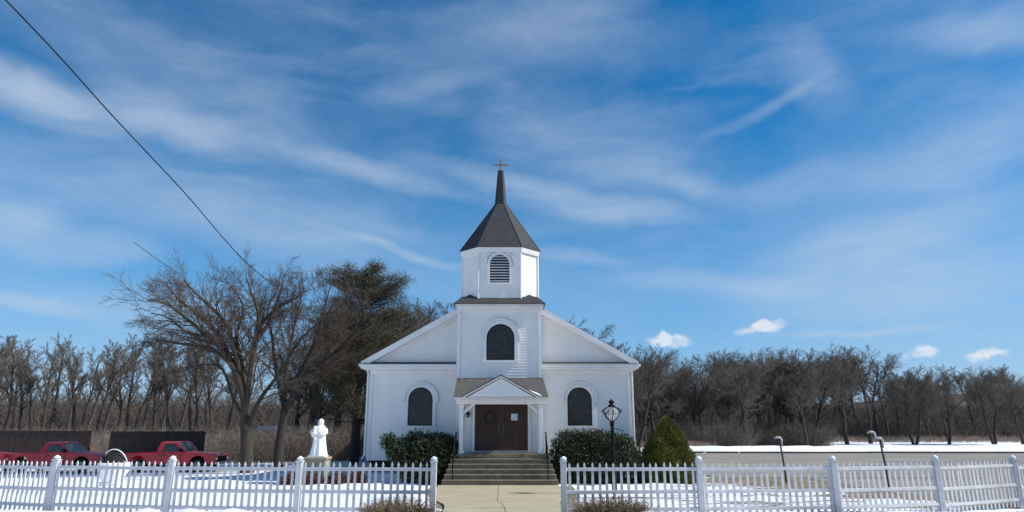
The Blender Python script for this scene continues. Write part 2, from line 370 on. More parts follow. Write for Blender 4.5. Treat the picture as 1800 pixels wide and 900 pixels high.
# distant wooded ridge
MT['hill'] = material('wooded_hill', (.075, .062, .055), 1, .35, .08, .8, .5)
hv = []; hx = np.linspace(-1100, 1100, 220); hyy = np.linspace(420, 900, 18)
for y in hyy:
    for x in hx:
        e = sstep(y, 420, 520); hv.append((x, y, 2 + e * (17 + 9 * mnoise.noise((x * .0065 + 2, y * .004, 0)) + 2.2 * mnoise.noise((x * .06, y * .05, 1)) + (6 if x > 300 else 0))))
n = len(hx); I = np.array([(j * n + i, j * n + i + 1, (j + 1) * n + i + 1, (j + 1) * n + i) for j in range(len(hyy) - 1) for i in range(n - 1)])
tag(raw_mesh('hill', np.array(hv), I, MT['hill'], smooth=True), kind='structure')

# ---------------------------------------------------------------- church
ch = thing('church', 'white clapboard church with square tower, grey belfry roof and cross', 'church', (CX, CY, GZ))
def clap(mb, xl, xr, z0, z1, o, ux, nrm, pitch=.125, d=.024):
    o = Vector(o); ux = Vector(ux); nrm = Vector(nrm); up = Vector((0, 0, 1)); z = z0
    while z < z1 - .002:
        t = min(z + pitch, z1)
        P = lambda x, q, e: o + ux * x + up * q + nrm * e
        a, b, c_, e_ = xl(z), xr(z), xr(t), xl(t)
        if b - a > .02:
            mb.add([P(a, z, d), P(b, z, d), P(c_, t, .003), P(e_, t, .003), P(a, z, 0), P(b, z, 0)], [(0, 1, 2, 3), (4, 5, 1, 0)])
        z = t
HW = 5.95; TW = 1.85
EZ, SL, RX = 5.05, .572, 6.3
rz = lambda x: EZ + (RX - abs(x)) * SL
cl = lambda v: (lambda z: v)
mb = MB()
mb.box(-HW + .02, HW - .02, .02, 21, .82, 5.0)
mb.prism([(-HW, 5.0), (HW, 5.0), (0, rz(0) - .12)], .02, 21)
clap(mb, cl(-HW), cl(HW), .92, 5.0, (0, .02, 0), (1, 0, 0), (0, -1, 0))
clap(mb, lambda z: -(RX - (z + .10 - EZ) / SL), lambda z: RX - (z + .10 - EZ) / SL, 5.12, rz(0) - .2, (0, .02, 0), (1, 0, 0), (0, -1, 0))
clap(mb, cl(0), cl(21), .92, 5.0, (HW - .02, 0, 0), (0, 1, 0), (1, 0, 0))
clap(mb, cl(-21), cl(0), .92, 5.0, (-HW + .02, 0, 0), (0, -1, 0), (-1, 0, 0))
mb.build('wall', MT['siding'], ch)
MB().box(-HW + .12, HW - .12, .10, 20.8, -.6, .9).build('foundation', MT['dark'], ch)
t = MB()
t.box(-HW - .03, HW + .03, -.05, .03, .80, .93)
t.box(HW - .02, HW + .05, -.05, 21, .80, .93); t.box(-HW - .05, -HW + .02, -.05, 21, .80, .93)
t.build('skirt_board', MT['white'], ch)
for s in (-1, 1):
    a, b = sorted((s * (HW + .035), s * (HW - .14))); MB().box(a, b, -.045, .15, .935, 4.80).build('corner_board', MT['white'], ch)
# roof, rakes, cornice
for s in (-1, 1):
    T = .13
    MB().prism([(s * RX, EZ - .02), (0, rz(0) - .02), (0, rz(0) + T), (s * (RX + .04), EZ + T - .04)][::s], -.25, 21.4).build('roof', MT['shingle'], ch)
    MB().prism([(s * (RX + .03), EZ - .20), (0, rz(0) - .22), (0, rz(0) + .10), (s * (RX + .05), EZ + .09)][::s], -.31, -.255).build('rake_board', MT['white'], ch)
    m = MB(); m.prism([(s * (RX - .05), EZ - .10), (0, rz(0) - .14), (0, rz(0) - .03), (s * (RX - .05), EZ - .04)][::s], -.252, .04)
    m.prism([(s * (RX - .5), EZ - .08), (0, rz(0) - .38), (0, rz(0) - .15), (s * (RX - .5), EZ + .12)][::s], -.06, .03)
    m.build('rake_soffit', MT['white'], ch)
    e0, e1 = sorted((s * (HW - .1), s * (RX + .04)))
    m = MB(); m.box(e0, e1, -.42, 21.3, EZ - .22, EZ - .05); m.build('eave_box', MT['white'], ch)
    a0, a1 = sorted((s * (RX + .03), s * (RX + .13))); m = MB(); m.box(a0, a1, -.38, 21.3, EZ - .12, EZ - .02); m.build('gutter', MT['white'], ch)
m = MB(); m.box(-RX - .02, RX + .02, -.46, -.02, EZ - .17, EZ - .045); m.box(-RX + .1, RX - .1, -.36, -.02, EZ - .28, EZ - .172); m.box(-HW, HW, -.10, .0, EZ - .48, EZ - .282)
m.build('cornice', MT['white'], ch)
m = MB(); m.add([(-RX - .02, -.48, EZ - .042), (RX + .02, -.48, EZ - .042), (RX - .25, -.02, EZ + .10), (-RX + .25, -.02, EZ + .10), (-RX + .25, -.02, EZ - .042), (RX - .25, -.02, EZ - .042)], [(0, 1, 2, 3), (0, 3, 4), (1, 5, 2)])
m.build('cornice_roof', MT['porch_shingle'], ch)
# tower
tw = MB(); tw.box(-TW + .02, TW - .02, -1.48, 1.9, .9, 7.50)
clap(tw, cl(-TW), cl(TW), 1.2, 7.42, (0, -1.48, 0), (1, 0, 0), (0, -1, 0))
clap(tw, cl(-1.5), cl(1.9), 1.2, 7.42, (TW - .02, 0, 0), (0, 1, 0), (1, 0, 0)); clap(tw, cl(-1.9), cl(1.5), 1.2, 7.42, (-TW + .02, 0, 0), (0, -1, 0), (-1, 0, 0))
tower = tw.build('tower', MT['siding'], ch)
for s in (-1, 1):
    m = MB(); a, b = sorted((s * (TW + .03), s * (TW - .13))); m.box(a, b, -1.54, -1.37, 4.34, 7.30); m.build('corner_board', MT['white'], tower)
m = MB(); m.box(-TW - .05, TW + .05, -1.58, 1.95, 7.30, 7.46); m.box(-TW - .12, TW + .12, -1.66, 2.0, 7.462, 7.56); m.build('tower_cornice', MT['white'], tower)
# low skirt roof below the belfry
BH, BF = 1.76, .96; BY = .22                  # belfry half width, half width of a main face, centre
def octo(h, f_, z, cy=BY): return [(-f_, cy - h, z), (f_, cy - h, z), (h, cy - f_, z), (h, cy + f_, z), (f_, cy + h, z), (-f_, cy + h, z), (-h, cy + f_, z), (-h, cy - f_, z)]
m = MB(); a, b = TW + .2, 1.70
m.add([(-a, BY - a - .02, 7.562), (a, BY - a - .02, 7.562), (a, BY + a, 7.562), (-a, BY + a, 7.562), (-b, BY - b, 7.92), (b, BY - b, 7.92), (b, BY + b, 7.92), (-b, BY + b, 7.92)],
      [(0, 1, 5, 4), (1, 2, 6, 5), (2, 3, 7, 6), (3, 0, 4, 7), (4, 5, 6, 7), (3, 2, 1, 0)])
for sx in (-1, 1):                            # crickets at the chamfers
    for sy in (-1, 1):
        c0 = Vector((sx * 1.36, BY + sy * 1.36, 8.10)); m.add([c0, (sx * (BF - .15), BY + sy * (BH + .04), 7.80), (sx * 1.86, BY + sy * 1.86, 7.74), (sx * (BH + .04), BY + sy * (BF - .15), 7.80)], [(0, 1, 2), (0, 2, 3), (0, 3, 1)])
m.build('skirt_roof', MT['shingle'], tower)
# belfry
m = MB(); lo = octo(BH - .02, BF - .01, 7.6); hi = octo(BH - .02, BF - .01, 10.16)
m.add(lo + hi, [tuple(range(7, -1, -1)), tuple(range(8, 16))] + [(i, (i + 1) % 8, (i + 1) % 8 + 8, i + 8) for i in range(8)])
for i in range(8):
    p = Vector(lo[i]); q = Vector(lo[(i + 1) % 8]); u = (q - p); L_ = u.length; u.normalize(); nr = Vector((u.y, -u.x, 0))
    clap(m, cl(0), cl(L_), 7.85, 10.1, (p.x, p.y, 0), tuple(u), tuple(nr), .105, .016)
belf = m.build('belfry', MT['siding'], ch)
for i in range(8):
    m = MB(); p = lo[i]; d = Vector((p[0], p[1] - BY, 0)).normalized(); m.tube([(p[0] + d.x * .012, p[1] + d.y * .012, 7.84), (p[0] + d.x * .012, p[1] + d.y * .012, 9.98)], .058, 8); m.build('corner_board', MT['white'], belf)
m = MB(); o1 = octo(BH + .07, BF + .03, 9.98); o2 = octo(BH + .11, BF + .05, 10.20)
m.add(o1 + o2, [tuple(range(7, -1, -1)), tuple(range(8, 16))] + [(i, (i + 1) % 8, (i + 1) % 8 + 8, i + 8) for i in range(8)]); m.build('belfry_cornice', MT['white'], belf)
m = MB(); o1 = octo(BH + .13, BF + .05, 10.203); o2 = octo(BH + .12, BF + .05, 10.25); o3 = octo(.27, .15, 12.86)
for k_ in range(8): pass
m.add(o1 + o2 + o3, [tuple(range(7, -1, -1))] + [(i, (i + 1) % 8, (i + 1) % 8 + 8, i + 8) for i in range(8)] + [(i + 8, (i + 1) % 8 + 8, (i + 1) % 8 + 16, i + 16) for i in range(8)] + [tuple(range(16, 24))])
def shingle_mat():
    mm = bpy.data.materials.new('belfry_shingle'); mm.use_nodes = True; t_ = mm.node_tree; b_ = t_.nodes['Principled BSDF']; b_.inputs['Roughness'].default_value = .85
    tcn = t_.nodes.new('ShaderNodeTexCoord'); br = t_.nodes.new('ShaderNodeTexBrick'); mp = t_.nodes.new('ShaderNodeMapping'); mp.inputs['Rotation'].default_value = (R(90), 0, 0)
    t_.links.new(tcn.outputs['Object'], mp.inputs[0]); t_.links.new(mp.outputs[0], br.inputs['Vector'])
    for k_, v_ in (('Scale', 1.0), ('Mortar Size', .012), ('Brick Width', .22), ('Row Height', .11), ('Bias', 0.)): br.inputs[k_].default_value = v_
    br.inputs['Color1'].default_value = (.060, .060, .061, 1); br.inputs['Color2'].default_value = (.042, .043, .046, 1); br.inputs['Mortar'].default_value = (.018, .018, .018, 1)
    t_.links.new(br.outputs['Color'], b_.inputs['Base Color']); bp = t_.nodes.new('ShaderNodeBump'); bp.inputs['Distance'].default_value = .02; t_.links.new(br.outputs['Fac'], bp.inputs['Height']); bp.invert = True
    t_.links.new(bp.outputs[0], b_.inputs['Normal']); return mm
MT['bshingle'] = shingle_mat()
sproof = m.build('belfry_roof', MT['bshingle'], ch)
for i in range(8): MB().tube([Vector(o2[i]) + Vector((0, 0, .01)), Vector(o3[i])], .016, 6).build('hip_cap', MT['shingle'], sproof)
m = MB(); a1 = octo(.30, .16, 12.70); a2 = octo(.15, .08, 14.66)
m.add(a1 + a2, [tuple(range(7, -1, -1)), tuple(range(8, 16))] + [(i, (i + 1) % 8, (i + 1) % 8 + 8, i + 8) for i in range(8)]); m.build('spire', MT['slate'], ch)
m = MB(); m.box(-.045, .045, BY - .045, BY + .045, 14.60, 15.27); m.box(-.38, .38, BY - .04, BY + .04, 14.95, 15.04); m.box(-.037, .037, BY - .3, BY + .3, 14.955, 15.035); m.lathe([(.10, 0), (.12, .05), (.05, .12)], (0, BY, 14.62), 10)
m.build('cross', MT['metal'], ch, bevel=.008)
# arched openings
def arch(hw, h, n=14, rise=None):
    r = rise or hw; pts = [(-hw, 0)]
    for i in range(n + 1): a = math.pi * (1 - i / n); pts.append((hw * math.cos(a), h - r + r * math.sin(a)))
    return pts + [(hw, 0)]
def window(xc, z0, hw, h, yf, parent, name='window'):
    T = Matrix.Translation((xc, yf, z0))
    fr = MB(); fr.strip(arch(hw + .0, h), arch(hw + .15, h + .15), -.075, .0, T); fr.box(xc - hw - .17, xc + hw + .17, yf - .085, yf, z0 - .11, z0 - .002)
    wnd = fr.build(name, MT['white'], parent)
    up = arch(hw + .16, h + .16); up2 = arch(hw + .25, h + .25); hd = MB(); hd.strip(up[1:-1], up2[1:-1], -.12, .0, T)
    for s in (-1, 1): a_, b_ = sorted((s * (hw + .155), s * (hw + .27))); hd.box(xc + a_, xc + b_, yf - .125, yf, z0 + h - hw - .10, z0 + h - hw - .002)
    hd.build('arch_hood', MT['white'], wnd)
    pane = MB(); pane.prism(arch(hw - .045, h - .045)[::1], -.028, .0, Matrix.Translation((xc, yf, z0 + .0)))
    pane.build('pane', MT['glass'], wnd)
    sash = MB(); sash.strip(arch(hw - .045, h - .045), arch(hw, h), -.045, .0, T); sash.box(xc - hw, xc + hw, yf - .046, yf - .03, z0, z0 + .05); sash.build('sash', MT['black'], wnd)
    tr = MB()
    for cx_, rr in ((-.09, .10), (.09, .10)):
        ring = [(xc + cx_ + rr * math.cos(a), yf - .032, z0 + h - .36 + rr * 1.1 * math.sin(a)) for a in np.linspace(0, 2 * math.pi, 17)]; tr.tube(ring, .013, 5, False)
    ring = [(xc + (hw - .16) * math.cos(a), yf - .032, z0 + h - .36 + .22 * math.sin(a)) for a in np.linspace(0, 2 * math.pi, 25)]; tr.tube(ring, .011, 5, False)
    for q in (-.33, .33): tr.box(xc + q * hw - .006, xc + q * hw + .006, yf - .034, yf - .028, z0 + .05, z0 + h - .62)
    for q in (.30, .62, .93): tr.box(xc - hw + .05, xc + hw - .05, yf - .0345, yf - .028, z0 + q - .006, z0 + q + .006)
    tr.build('tracery', MT['tracery'], wnd)
    return wnd
window(-3.60, 2.30, .555, 1.70, .003, ch); window(3.63, 2.30, .555, 1.70, .003, ch)
window(.05, 5.08, .62, 1.60, -1.497, tower)
# belfry louvre
xc, z0, hw, h, yf = 0.0, 8.56, .44, 1.30, BY - BH + .004
T = Matrix.Translation((xc, yf, z0))
fr = MB(); fr.strip(arch(hw, h), arch(hw + .12, h + .12), -.07, .0, T); fr.box(-hw - .14, hw + .14, yf - .08, yf, z0 - .09, z0 - .002)
lv = fr.build('louvre', MT['white'], belf)
up = arch(hw + .20, h + .20); up2 = arch(hw + .27, h + .27); hd = MB(); hd.strip(up[1:-1], up2[1:-1], -.09, .0, T); hd.build('arch_hood', MT['white'], lv)
MB().prism(arch(hw, h), -.02, .0, T).build('louvre_opening', MT['black'], lv)
MT['slat'] = material('louvre_slat', (.52, .52, .52), .7, .1)
m = MB()
for i in range(10):
    z = .05 + i * .125; hwz = hw - .01 if z < h - hw else math.sqrt(max(.01, hw ** 2 - (z - h + hw) ** 2)) - .02
    m.add([(xc - hwz, yf - .066, z0 + z), (xc + hwz, yf - .066, z0 + z), (xc + hwz, yf - .022, z0 + z + .05), (xc - hwz, yf - .022, z0 + z + .05), (xc - hwz, yf - .066, z0 + z + .02), (xc + hwz, yf - .066, z0 + z + .02), (xc + hwz, yf - .022, z0 + z + .07), (xc - hwz, yf - .022, z0 + z + .07)],
          [(0, 1, 5, 4), (4, 5, 6, 7), (0, 3, 2, 1), (1, 2, 6, 5), (0, 4, 7, 3)])
m.build('louvre_slats', MT['slat'], lv)
# porch
PO = .10
porch = MB(); porch.box(-1.90 + PO, 1.90 + PO, -2.36, -2.10, 3.16, 3.34); porch.box(-1.95 + PO, 1.95 + PO, -2.70, -1.50, 3.342, 3.43)
for s in (-1, 1): a_, b_ = sorted((s * 1.86 + PO, s * 1.66 + PO)); porch.box(a_, b_, -2.10, -1.50, 3.14, 3.34)
porch = porch.build('porch_frame', MT['white'], ch)
for s in (-1, 1):
    x = PO + s * 1.66
    m = MB(); m.box(x - .085, x + .085, -2.32, -2.15, 1.16, 3.16); m.box(x - .12, x + .12, -2.355, -2.115, 1.155, 1.28); m.box(x - .11, x + .11, -2.345, -2.125, 3.04, 3.155); m.build('post', MT['white'], porch, bevel=.01)
    m = MB(); m.add([(x - s * .08, -2.28, 2.72), (x - s * .08, -2.19, 2.72), (x - s * .08, -2.19, 2.86), (x - s * .08, -2.28, 2.86), (x - s * .58, -2.28, 3.16), (x - s * .58, -2.19, 3.16), (x - s * .44, -2.19, 3.16), (x - s * .44, -2.28, 3.16)],
                    [(0, 1, 5, 4), (3, 7, 6, 2), (0, 4, 7, 3), (1, 2, 6, 5)]); m.build('bracket', MT['white'], porch)
    xw = PO + s * 1.72; m = MB(); m.box(xw - .10, xw + .10, -1.60, -1.52, 1.2, 3.34); m.build('pilaster', MT['white'], porch)
rm = MB(); a_, b_ = 1.98, 1.88; y0, y1 = -2.78, -1.49
V8 = [(-a_ + PO, y0, 3.432), (a_ + PO, y0, 3.432), (b_ + PO * .4, y1, 4.31), (-b_ + PO * .4, y1, 4.31), (-b_ + PO * .4, y1, 3.432), (b_ + PO * .4, y1, 3.432)]
rm.add(V8, [(0, 1, 2, 3), (0, 3, 4), (1, 5, 2), (0, 4, 5, 1)]); rm.build('porch_roof', MT['porch_shingle'], porch)
gb = MB(); gb.prism([(-1.38 + PO, 3.44), (1.38 + PO, 3.44), (PO, 4.21)], -2.80, -2.76)
clap(gb, lambda z: PO - 1.36 * (4.20 - z) / .76, lambda z: PO + 1.36 * (4.20 - z) / .76, 3.46, 4.18, (0, -2.80, 0), (1, 0, 0), (0, -1, 0), .10, .012)
gb.build('porch_gable', MT['siding'], porch)
for s in (-1, 1):
    MB().prism([(PO + s * 1.52, 3.415), (PO, 4.235), (PO, 4.315), (PO + s * 1.60, 3.445)][::s], -2.88, -2.75).build('rake_board', MT['white'], porch)
    MB().prism([(PO + s * 1.56, 3.455), (PO, 4.30), (PO, 4.36), (PO + s * 1.62, 3.47)][::s], -2.90, -1.47).build('gable_roof', MT['porch_shingle'], porch)
m = MB(); m.add([(1.05, -2.74, 3.80), (1.80, -2.76, 3.49), (1.66, -2.60, 3.60), (1.02, -2.50, 3.84)], [(0, 1, 2, 3)]); q = m.v[:]; m = MB(); m.add(q + [(x, y, z - .07) for x, y, z in q], [(0, 1, 2, 3), (0, 4, 5, 1), (1, 5, 6, 2), (2, 6, 7, 3), (3, 7, 4, 0), (4,7,6,5)])
m.build('roof_snow', MT['snowcap'], porch, bevel=.02); tag(porch)
# doors
dc = MB(); 
for s in (-1, 1): a_, b_ = sorted((s * 1.14 + PO, s * 1.26 + PO)); dc.box(a_, b_, -1.56, -1.50, 1.2, 3.20)
dc.box(-1.26 + PO, 1.26 + PO, -1.565, -1.50, 3.202, 3.335); dc.build('door_casing', MT['white'], ch)
for s in (-1, 1):
    a_, b_ = sorted((PO + s * .008, PO + s * 1.135)); d = MB(); d.box(a_, b_, -1.535, -1.50, 1.27, 3.20); st = .12; yb = -1.555
    d.box(a_, a_ + st, yb, -1.536, 1.27, 3.20); d.box(b_ - st, b_, yb, -1.536, 1.27, 3.20)
    for z in (1.27, 1.95, 2.88, 3.09): d.box(a_ + st + .001, b_ - st - .001, yb, -1.536, z, z + (.20 if z == 1.27 else .11))
    mid = (a_ + b_) / 2; d.box(mid - .05, mid + .05, yb + .002, -1.536, 1.471, 1.949); d.box(mid - .05, mid + .05, yb + .002, -1.536, 2.061, 2.879)
    door = d.build('door', MT['door'], ch, bevel=.006)
    hx_ = PO + s * .10; m = MB(); m.tube([(hx_, -1.56, 2.02), (hx_, -1.62, 2.06), (hx_, -1.62, 2.26), (hx_, -1.56, 2.30)], .014, 6); m.box(hx_ - .03, hx_ + .03, -1.563, -1.556, 1.98, 2.34); m.build('handle', MT['brass'], door)
m = MB(); m.box(-1.13 + PO, 1.13 + PO, -1.72, -1.50, 1.165, 1.262); m.build('threshold', MT['metal'], ch)
wreath = MB()
for i in range(26):
    a = i / 26 * 2 * math.pi; c0 = Vector((.20 * math.cos(a), 0, .26 * math.sin(a)))
    for j in range(7): u = Vector((random.gauss(0, 1), random.gauss(0, .6), random.gauss(0, 1))).normalized() * .06; v_ = u.cross(Vector((0, 1, .2))).normalized() * .012; wreath.add([c0 - v_, c0 + v_, c0 + u], [(0, 1, 2)])
ring = [(.20 * math.cos(a), 0, .26 * math.sin(a)) for a in np.linspace(0, 2 * math.pi, 20)]; wreath.tube(ring, .03, 6, False)
tag(wreath.build('door_wreath', MT['dark'], loc=(CX - .40, CY - 1.60, GZ + 2.62)), 'dark faded wreath hanging on the left brown church door', 'wreath')
m = MB(); m.box(-.14, .14, -.006, 0, -.14, .14); nt_ = tag(m.build('door_notice', MT['paper'], loc=(CX + .66, CY - 1.557, GZ + 2.65), bevel=.002), 'small pale square notice on the right brown church door', 'notice')
# porch lamp
pl = thing('wall_lamp', 'small dark lantern on the porch wall left of the doors', 'wall lamp', (CX - 1.33, CY - 1.51, GZ + 2.76))
m = MB(); m.box(-.05, .05, -.03, 0, -.10, .10); m.tube([(0, -.02, .06), (0, -.12, .10), (0, -.12, .06)], .012, 6); m.lathe([(.02, .16), (.10, .05), (.10, .03), (.065, .03)], (0, -.12, -.03), 8); m.build('bracket', MT['black'], pl)
MB().lathe([(.03, -.14), (.06, 0)], (0, -.12, 0), 6).build('lamp_glass', MT['carglass'], pl)
# steps
st = MB(); zs = 1.155; W0 = 2.02
st.box(-1.98 + PO, 1.98 + PO, -2.45, -1.46, -.2, zs)
for i in range(1, 6):
    z = zs - i * .183; y1_ = -2.45 - (i - 1) * .30; w_ = 1.98 + .055 * i
    st.box(-w_ + PO, w_ + PO, y1_ - .30, y1_ - .0005, -.2, z)
    st.box(-w_ + PO - .0, w_ + PO + .0, y1_ - .325, y1_ - .3005, z - .045, z - .003)
steps = st.build('steps', MT['concrete'], ch, bevel=.012)
for s in (-1, 1):
    x = PO + s * 1.86; m = MB()
    m.tube([(x, -2.40, 1.15), (x, -2.40, 2.02)], .022, 6); m.tube([(x, -3.80, .22), (x, -3.80, 1.16)], .022, 6); m.tube([(x, -2.10, 2.0), (x, -2.42, 2.02), (x, -3.82, 1.16), (x, -3.95, 1.12)], .026, 6)
    m.tube([(x, -2.40, 1.55), (x, -3.80, .70)], .016, 6)
    for q in (.25, .5, .75): yq = -2.4 - 1.4 * q; m.tube([(x, yq, 1.55 - .85 * q), (x, yq, 2.0 - .86 * q)], .012, 5)
    m.build('handrail', MT['black'], ch)
# downspout
for s, pts in ((1, [(HW + .20, -.12, 4.95), (HW + .10, -.10, 4.6), (HW + .08, -.10, 1.5), (HW + .22, -.22, 1.25), (HW + .36, -.4, 1.2)]), (-1, [(-HW - .20, -.12, 4.95), (-HW - .08, -.10, 4.62), (-HW - .07, -.10, 1.05), (-HW - .16, -.2, .85)])):
    m = MB(); m.tube(pts, .045, 6); m.build('downspout', MT['white'], ch)

# ---------------------------------------------------------------- foliage helpers
rng = np.random.default_rng(11)
def unit(a): return a / np.maximum(1e-9, np.linalg.norm(a, axis=-1, keepdims=True))
def leaf_mesh(name, P, D, Lf, Wf, mat, parent=None):          # one pointed leaf per row
    n = len(P); S = unit(np.cross(D, rng.normal(size=(n, 3)))); Lf = np.broadcast_to(Lf, n)[:, None]; Wf = np.broadcast_to(Wf, n)[:, None]
    A = P; B = P + D * Lf * .45 + S * Wf; C_ = P + D * Lf; E_ = P + D * Lf * .45 - S * Wf
    V_ = np.stack([A, B, C_, E_], 1).reshape(-1, 3); I_ = np.arange(4 * n).reshape(n, 4)
    return raw_mesh(name, V_, I_, mat, parent)
def blob_points(blobs, n):
    w_ = np.array([b[3] * b[4] * b[5] for b in blobs]) ** .8; w_ /= w_.sum(); idx = rng.choice(len(blobs), n, p=w_); B = np.array(blobs)[idx]
    d = unit(rng.normal(size=(n, 3))); r = rng.uniform(.62, 1.06, (n, 1)) ** .7
    return B[:, :3] + d * r * B[:, 3:6], d
def shrub(name, label, cat, loc, blobs, n, leaf, wid, mat, group=None, up=.5):
    t_ = thing(name, label, cat, loc, 0, group)
    P, d = blob_points(blobs, n); P = P + .05 * rng.normal(size=P.shape)
    keep = P[:, 2] > .02; P = P[keep]; d = d[keep]
    D = unit(d + up * np.array([0, 0, 1]) + .7 * rng.normal(size=d.shape))
    leaf_mesh('foliage', P, D, rng.uniform(.6, 1.3, len(P)) * leaf, wid, mat, t_)
    m = MB()
    for (x, y, z, a, b, c) in blobs:
        vs, fs = [], []; nu, nv = 10, 7
        for j in range(nv + 1):
            for i in range(nu):
                th = math.pi * j / nv; ph = 2 * math.pi * i / nu; k_ = .70 + .12 * random.random(); vs.append((x + a * k_ * math.sin(th) * math.cos(ph), y + b * k_ * math.sin(th) * math.sin(ph), max(.0, z + c * k_ * math.cos(th))))
        for j in range(nv):
            for i in range(nu): fs.append((j * nu + i, j * nu + (i + 1) % nu, (j + 1) * nu + (i + 1) % nu, (j + 1) * nu + i))
        m.add(vs, fs)
    m.build('shade_core', MT['yewcore'], t_)  # added solid core, coloured near-black for the shaded inside of the bush
    return t_
def gz(x, y): return surf(x, y) - .03
# left yew: uneven, spreading from the corner
bl = [(.15, 0, .85, 1.15, .9, 1.0), (-.8, -.1, 1.35, .62, .55, .5), (.75, .1, 1.05, .8, .7, .95), (.3, -.2, 1.5, .75, .6, .55), (-.35, .1, 1.75, .40, .4, .38), (-1.4, -.1, 1.72, .30, .3, .30), (-1.15, -.1, 1.30, .3, .3, .3), (1.15, -.1, .6, .55, .6, .7), (.95, 0, 1.6, .45, .4, .38)]
shrub('yew_bush', 'loose dark evergreen bush in front of the left church window', 'bush', (CX - 3.15, 28.9, gz(-3.6, 28.9) - .1), bl, 17000, .15, .028, MT['yew'])
bl = [(0, 0, 1.0, 1.65, .85, 1.15), (-1.15, -.1, 1.1, .7, .8, 1.05), (1.1, 0, 1.05, .75, .8, .98), (.2, -.1, 1.55, 1.1, .6, .62), (-.7, 0, 1.65, .7, .6, .52), (1.55, .1, .65, .55, .6, .7), (-1.25, -.1, .55, .62, .7, .6)]
shrub('yew_bush', 'wide clipped dark evergreen bush behind the lamp post', 'bush', (CX + 4.0, 28.9, gz(3.4, 28.9) - .1), bl, 22000, .13, .024, MT['yew'])
# arborvitae cone
ar = thing('arborvitae', 'cone-shaped yellow-green evergreen beside the right corner of the church', 'evergreen shrub', (6.62, 29.4, gz(6.62, 29.4) - .05))
n = 26000; hgt = 2.68; zz = hgt * (1 - rng.random(n) ** .62); ang = rng.uniform(0, 2 * math.pi, n)
rr = 1.22 * np.clip(1 - (zz / hgt) ** 1.6, .02, 1) ** .85 * (1 + .10 * np.sin(ang * 5 + zz * 4) + .05 * rng.normal(size=n)); dep = rng.uniform(.80, 1.03, n)
P = np.stack([rr * dep * np.cos(ang), rr * dep * np.sin(ang), zz + .03], 1); D = unit(np.stack([np.cos(ang) * .7, np.sin(ang) * .7, np.ones(n) * .9], 1) + .35 * rng.normal(size=(n, 3)))
leaf_mesh('foliage', P, D, rng.uniform(.07, .15, n), .022, MT['arbor'], ar)
MB().lathe([(.85, .05), (.93, .5), (.78, 1.2), (.45, 1.95), (.08, 2.45)], (0, 0, 0), 16).build('shade_core', MT['yewcore'], ar)  # added inner cone, its near-black colour stands for shade behind the leaves

# ---------------------------------------------------------------- trees
class Tree:
    def __init__(s, seed): s.r = random.Random(seed); s.lines = []
    def grow(s, p, d, L, r, lvl, maxl, spec):
        R_ = s.r; seg = spec['seg'][min(lvl, len(spec['seg']) - 1)]; pts = [p]; rad = [r]; q = p.copy(); dd = d.normalized()
        w_ = spec['wander']; upw = spec['up'][min(lvl, len(spec['up']) - 1)]
        for i in range(seg):
            dd = (dd + Vector((R_.gauss(0, w_), R_.gauss(0, w_), R_.gauss(0, w_) + upw))).normalized(); q = q + dd * (L / seg); pts.append(q.copy()); rad.append(r * (1 - .8 * (i + 1) / seg))
        s.lines.append((lvl, pts, rad))
        if lvl < maxl: s.spawn(pts, rad, L, lvl, maxl, spec)
    def spawn(s, pts, rad, L, lvl, maxl, spec, t0=None):
        R_ = s.r; nch = spec['kids'][lvl]; t0 = spec['start'][lvl] if t0 is None else t0
        for c in range(nch):
            t = t0 + (1 - t0) * (c + R_.random()) / nch; f_ = t * (len(pts) - 1); i = min(int(f_), len(pts) - 2); u = f_ - i
            p = pts[i].lerp(pts[i + 1], u); r0 = rad[i] + (rad[i + 1] - rad[i]) * u; ax = (pts[i + 1] - pts[i]).normalized()
            o = ax.orthogonal().normalized(); o.rotate(Matrix.Rotation(R_.uniform(0, 2 * math.pi), 3, ax)); a = R(R_.uniform(*spec['ang']))
            d = ax * math.cos(a) + o * math.sin(a)
            s.grow(p, d, L * spec['ratio'][lvl] * R_.uniform(.65, 1.15) * (1.15 - .55 * t), max(spec['rmin'], min(r0 * .72, spec['rk'] * r0)), lvl + 1, maxl, spec)
    def mesh(s, name, levels, mat, parent, k=3, rscale=1):
        groups = {}
        for lv, pts, rad in s.lines:
            if lv in levels: groups.setdefault(len(pts), []).append((pts, rad))
        VV = []; FF = []; off = 0
        for n, lst in groups.items():
            P = np.array([[tuple(q) for q in a] for a, _ in lst]); Rr = np.array([b for _, b in lst]) * rscale
            T = np.empty_like(P); T[:, 1:-1] = P[:, 2:] - P[:, :-2] if n > 2 else 0; T[:, 0] = P[:, 1] - P[:, 0]; T[:, -1] = P[:, -1] - P[:, -2]; T = unit(T)
            ref = np.where(np.abs(T[:, :1, 2:3]) < .9, np.array([[[0, 0, 1.]]]), np.array([[[1., 0, 0]]])); U = unit(np.cross(T, np.broadcast_to(ref, T.shape))); W = np.cross(T, U)
            a = np.arange(k) * 2 * math.pi / k
            Vx = P[:, :, None] + Rr[:, :, None, None] * (U[:, :, None] * np.cos(a)[None, None, :, None] + W[:, :, None] * np.sin(a)[None, None, :, None])
            B = len(lst); base = off + (np.arange(B)[:, None, None] * n + np.arange(n - 1)[None, :, None]) * k; j = np.arange(k)[None, None, :]; j2 = (j + 1) % k
            FF.append(np.stack(np.broadcast_arrays(base + j, base + j2, base + k + j2, base + k + j), -1).reshape(-1, 4)); VV.append(Vx.reshape(-1, 3)); off += B * n * k
        return raw_mesh(name, np.concatenate(VV), np.concatenate(FF), mat, parent, smooth=True)
